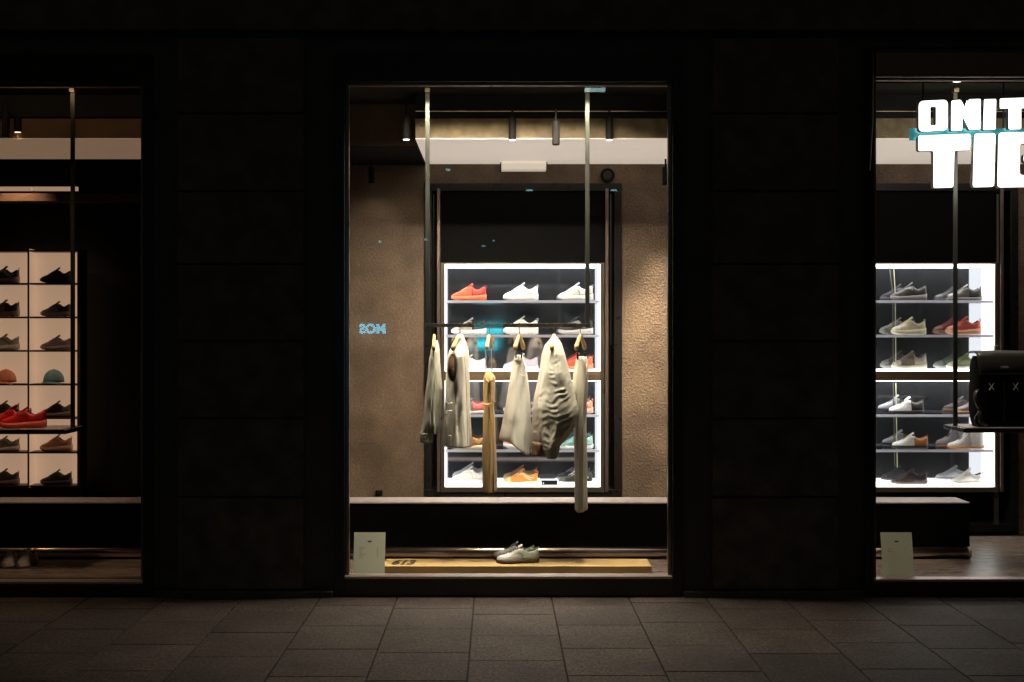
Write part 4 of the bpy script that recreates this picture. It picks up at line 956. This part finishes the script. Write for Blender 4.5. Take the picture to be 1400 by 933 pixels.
# 6 long khaki trousers
t = thing('trousers', 'long pale khaki trousers hanging lowest at the right end of the rail', 'trousers', (X(794, RYB), RYB, Z(488, RYB)))
b = MB()
for px in (789.5, 799.5): b.box(X(px, .36) - .005, X(px, .36) + .005, .345, .365, Z(492, .36), Z(482, .36))
b.build('clip', M['hook'], t, bevel=.002)
loft('rear_leg', [(490, 788, 797, .08), (510, 784, 796, .10), (530, 782.5, 795, .11), (580, 784, 794, .11), (640, 786, 795, .11), (697, 786, 796, .11)], C6, t, seed=11, folds=(3, .05), cen=.50, pleat=(3, .016))
loft('front_leg', [(488, 790, 802, .09), (496, 790, 803, .10), (530, 789, 803.5, .10), (550, 789.5, 802.5, .10), (575, 790, 801, .09), (620, 790, 801.5, .09), (697, 788, 803, .10)], C6, t, seed=12, folds=(3, .05), cen=.40, pleat=(3, .024), hem=lambda c, s: .012 * c)
b = MB(); b.tube([(X(p, .3), .298, Z(q, .3)) for p, q in [(802, 497), (801.5, 515), (799.5, 527), (798, 531)]], .0025, 6); b.build('pocket_seam', C6, t, smooth=True)

# ------------------------------------------------------------------ black backpack
BYc = .42
bpx0 = X(1337, BYc - .1); bw = .40; bx = bpx0 + bw / 2; bz = Z(583, RYB) + .004; bh = Z(484, BYc) - bz
t = thing('backpack', 'black backpack with leather flap and two stitched crosses', 'backpack', (bx, BYc, bz))
LE = mat('black_leather', (.022, .019, .018), .33, spec=.6, bump=.0012, bscale=70, rvar=.1, vscale=12); FA = mat('black_canvas', (.004, .004, .0038), .85, bump=.0015, bscale=140, spec=.12)
def rbox(cx, cy, cz, w, d, h, bul=.02, n=14, top=.0):
    G = []
    for i in range(n + 1):
        q = i / n; z = cz + h * q; k = 1 - .10 * abs(2 * q - 1) ** 5; row = []
        for j in range(48):
            a = 2 * PI * j / 48; c, s = math.cos(a), math.sin(a)
            row.append((cx + (w / 2 * k + .006 * noise.noise(Vector((c * 2, s * 2, q * 5)))) * math.copysign(abs(c) ** .35, c),
                        cy + (d / 2 * k + bul * math.sin(PI * q) * .6) * math.copysign(abs(s) ** .35, s), z))
        G.append(row)
    b = MB(); b.grid(G, close_u=True); n0 = len(b.v); C = 48
    b.v.append((cx, cy, cz + h + top)); b.v.append((cx, cy, cz)); L0 = (len(G) - 1) * C
    for j in range(C):
        b.f.append((L0 + j, L0 + (j + 1) % C, n0)); b.m.append(0); b.f.append(((j + 1) % C, j, n0 + 1)); b.m.append(0)
    return b
fix_normals(rbox(bx, BYc, bz, bw, .15, bh * .97).build('body', FA, t, smooth=True))
# flap folding over the front
zf1 = Z(481, BYc); zf0 = Z(510, .3); G = []
for i in range(14):
    q = i / 13
    if q < .45: k = q / .45; y = BYc + .07 - k * .15; z = zf1 - .006 + .016 * math.sin(PI * k)
    else: k = (q - .45) / .55; y = BYc - .085 - .020 * math.sin(k * PI * .7); z = zf1 - .012 - (zf1 - zf0) * k
    hw = bw / 2 * (1.0 - .10 * max(0, (q - .45))) * (1.02)
    G.append([(bx + .006 + hw * c, y + .012 * abs(c) ** 4, z - .004 * c * c) for c in [-1 + 2 * j / 16 for j in range(17)]])
fix_normals(MBgrid(G).build('flap', LE, t, smooth=True, solid=.005))
zz = Z(529, .3)
M['thread'] = mat('white_thread', (.42, .38, .36), .8)
for px in (1357.5, 1390.5):
    b = MB(); x = X(px, .3); b.tube([(x - .017, .322, zz + .024), (x + .017, .320, zz - .024)], .0022, 6); b.tube([(x + .017, .322, zz + .024), (x - .017, .320, zz - .024)], .0022, 6); b.build('stitched_cross', M['thread'], t)
b = MB(); rr = random.Random(5)
for k in range(7): x = X(1369 + k * 1.7, .3); b.box(x, x + .005, .3085, .3105, Z(503.5, .3), Z(503.5, .3) + rr.uniform(.008, .016))
b.build('emblem', M['thread'], t)
b = MB(); b.tube([(X(1375, .3), .328, Z(520, .3)), (X(1375.5, .3), .318, Z(548, .3)), (X(1375, .3), .33, Z(576, .3))], .0025, 6); b.build('zip', LE, t)
b = MB()
b.tube([(X(p, .32), .33 + dy, Z(q, .32)) for p, q, dy in [(1338, 533, .0), (1333, 536, -.02), (1331, 545, -.03), (1335, 554, -.03), (1340, 560, -.01)]], .012, 8, squash=.3)
b.tube([(X(p, .32), .33 + dy, Z(q, .32)) for p, q, dy in [(1340, 560, -.01), (1337, 566, -.03), (1338, 574, -.035), (1342, 580, -.02), (1350, 582, -.0)]], .012, 8, squash=.35)
b.tube([(X(p, .32), .33 + dy, Z(q, .32)) for p, q, dy in [(1339, 562, -.01), (1331, 570, -.03), (1330, 578, -.035), (1336, 582, -.03)]], .006, 8, squash=.35)
b.build('strap', LE, t, smooth=True)
b = MB(); b.tube([(X(1364, .4), .45, Z(484, .4)), (X(1364, .4), .45, Z(473, .4)), (X(1370, .4), .45, Z(473, .4))], .003, 6); b.build('top_hook', M['pinktrim'], t)

# ------------------------------------------------------------------ illuminated shop sign
SY = .085
sg = thing('illuminated_sign', 'glowing white lettered sign hung in the top of the right window', 'sign', (X(1325, SY), SY, Z(197, SY)))
M['letter'] = emissive('letter_face', (1, .965, .975), 3.2); M['can'] = mat('letter_side', (.5, .5, .5), .5)
def rounded(pts, r, n=5):
    out = []; k = len(pts)
    for i in range(k):
        p0, p1, p2 = Vector(pts[i - 1]), Vector(pts[i]), Vector(pts[(i + 1) % k])
        a = (p0 - p1); c = (p2 - p1); rr = min(r, a.length * .48, c.length * .48)
        A = p1 + a.normalized() * rr; B = p1 + c.normalized() * rr
        for j in range(n + 1):
            t_ = j / n; out.append(A * (1 - t_) ** 2 + p1 * 2 * t_ * (1 - t_) + B * t_ ** 2)
    return out
def letter(loops, parent, name='letter', rr=None):
    c = bpy.data.curves.new('l', 'CURVE'); c.dimensions = '2D'; c.fill_mode = 'BOTH'; c.extrude = .022
    for pts, r in loops:
        P = rounded([(X(px, SY), Z(py, SY)) for px, py in pts], r / sc(SY)); s = c.splines.new('POLY'); s.points.add(len(P) - 1)
        for q, p in zip(s.points, P): q.co = (p.x, p.y, 0, 1)
        s.use_cyclic_u = True
    o = bpy.data.objects.new('tmp', c); COL.objects.link(o)
    dg = bpy.context.evaluated_depsgraph_get(); me = bpy.data.meshes.new_from_object(o.evaluated_get(dg)); bpy.data.objects.remove(o)
    me.transform(Matrix.Rotation(PI / 2, 4, 'X')); me.transform(Matrix.Translation((-parent.location.x, 0, -parent.location.z)))
    me.materials.clear(); me.materials.append(M['letter']); me.materials.append(M['can'])
    for p in me.polygons: p.material_index = 0 if abs(p.normal.y) > .5 else 1
    q = bpy.data.objects.new(name, me); COL.objects.link(q); q.parent = parent
    return q
letter([([(1254.5, 139.5), (1294, 137.5), (1294, 179), (1254.5, 181.5)], 7), ([(1270, 147), (1278, 147), (1278, 172.5), (1270, 172.5)], 2)], sg)
letter([([(1299, 139), (1311.5, 137.5), (1321.5, 155), (1322.5, 137), (1339, 136.5), (1338, 178), (1323.5, 178.8), (1314.5, 161), (1313.5, 179.5), (1298.5, 180)], 2)], sg)
letter([([(1343.5, 137), (1360, 136.6), (1359, 178.2), (1342.2, 178.8)], 2)], sg)
letter([([(1365, 136), (1410, 134.5), (1410, 148.5), (1394, 149), (1394, 177.5), (1377, 178), (1377, 149.2), (1365, 149.5)], 2)], sg)
letter([([(1253.8, 186.5), (1325, 184), (1324, 206), (1303, 206.8), (1301.5, 257), (1274.5, 257.8), (1274.5, 207), (1253.8, 207.4)], 3)], sg)
letter([([(1330, 184), (1359, 183), (1357, 256), (1328, 256.8)], 4)], sg)
letter([([(1363, 182.5), (1432, 181), (1432, 200), (1392, 196.5), (1392, 240.5), (1409, 240.5), (1409, 224), (1397.5, 224), (1397.5, 211), (1432, 211), (1432, 256), (1361.5, 257)], 5)], sg)
M['teal'] = mat('cyan_reflection', (.05, .28, .32), .3, emit=(.08, .55, .62), estr=.28)  # glowing teal bar stands in for a cyan reflection behind the letters
b = MB(); b.box(X(1244, .13), X(1450, .13), .120, .145, Z(192, .13), Z(176, .13)); b.build('reflection_bar', M['teal'], sg)
b = MB(); 
for px in (1262, 1372): b.box(X(px, .13) - .004, X(px, .13) + .004, .128, .136, Z(176, .13) + .002, 3.39)
b.build('suspension_rod', M['black'], sg)

# ------------------------------------------------------------------ opposite side of the street: its neon is what the panes reflect
VY = -14.0
ob = thing('opposite_building', 'dark building across the street', 'building', (0, VY - .3, 0))
b = MB(); b.box(-22, 22, VY - 6, VY - .05, -.02, 15); b.build('front_wall', M['smooth_stone'], ob)
for k in range(-5, 6):
    for zz_ in (4.6, 8.0, 11.2):
        b = MB(); b.box(k * 3.6 - .6, k * 3.6 + .6, VY - .05, VY + .0, zz_, zz_ + 1.9); b.build('window', M['blackgloss'], ob, bevel=.02)
NS = F_PX / (CAM_D - VY + .06)
def NX(px): return (px - 681) / NS
def NZ(py): return CAM_H - (py - 453) / NS
cy_ = emissive('cyan_neon', (.10, .72, 1.0), 16)
t = thing('neon_sign', 'cyan neon word sign on the building across the street', 'sign', (NX(510), VY + .05, NZ(451)))
q = text_mesh('MOS', .24, cy_, 'letters', t, (NX(510), VY + .06, NZ(450.5)), (PI / 2, 0, PI), .01, .012, 0, 1.0)
cy2 = emissive('cyan_screen', (.05, .62, .72), 4)
for (a, c, d, e), lab in (((648, 688, 443, 457), 'cyan lit panel across the street, upper one'), ((641, 680, 467, 480), 'cyan lit panel across the street, lower one')):
    t = thing('light_box', lab, 'light box', (NX((a + c) / 2), VY + .05, NZ((d + e) / 2)))
    b = MB(); b.box(NX(a), NX(c), VY + .03, VY + .06, NZ(e), NZ(d)); b.build('lit_face', cy2, t)
    b = MB(); b.box(NX(a) - .05, NX(c) + .05, VY - .04, VY + .02, NZ(e) - .05, NZ(d) + .05); b.build('casing', M['black'], t)
t = thing('street_lamp', 'cool white lamp hung above the street', 'street lamp', (NX(809), VY + .1, 6.0))
b = MB(); b.box(NX(796), NX(823), VY + .55, VY + .70, NZ(134.5), NZ(131)); b.build('diffuser', emissive('lamp_diffuser', (.6, 1, 1), 9), t)
b = MB(); b.box(NX(794), NX(825), VY + .5, VY + .75, NZ(130.9), NZ(128)); b.build('casing', M['black'], t)
b = MB(); b.tube([(NX(809), VY - .05, NZ(129.5)), (NX(809), VY + .5, NZ(129.5))], .03, 8); b.build('bracket', M['black'], t)

glow = emissive('small_cyan_lamp', (.35, .95, 1), 7)
for px, py, w, h, lab in ((612.5, 233, 3.5, 1.6, 'small cyan lamp across the street, left one of the highest row'), (724, 261, 5, 1.4, 'wide cyan lamp across the street, middle of the highest row'), (839, 261, 4, 1.4, 'cyan lamp across the street, right end of the highest row'),
                          (520, 331, 1.6, 1.6, 'tiny cyan lamp across the street, far left of the lower row'), (582, 328, 2, 1.5, 'tiny cyan lamp across the street reflected beside the left rod'), (661, 337, 2.4, 1.2, 'tiny cyan lamp across the street, lower of a close pair'), (675, 330, 1.6, 1.2, 'tiny cyan lamp across the street, upper of a close pair')):
    t = thing('wall_lamp', lab, 'lamp', (NX(px), VY, NZ(py)), group='cyan lamps on the building across the street')
    b = MB(); b.tube([(NX(px - w), VY + .05, NZ(py)), (NX(px + w), VY + .05, NZ(py))], h / NS, 12); b.build('lamp_tube', glow, t, smooth=False)
    b = MB(); b.box(NX(px) - .03, NX(px) + .03, VY - .05, VY + .03, NZ(py) - .03, NZ(py) + .03); b.build('bracket', M['black'], t)
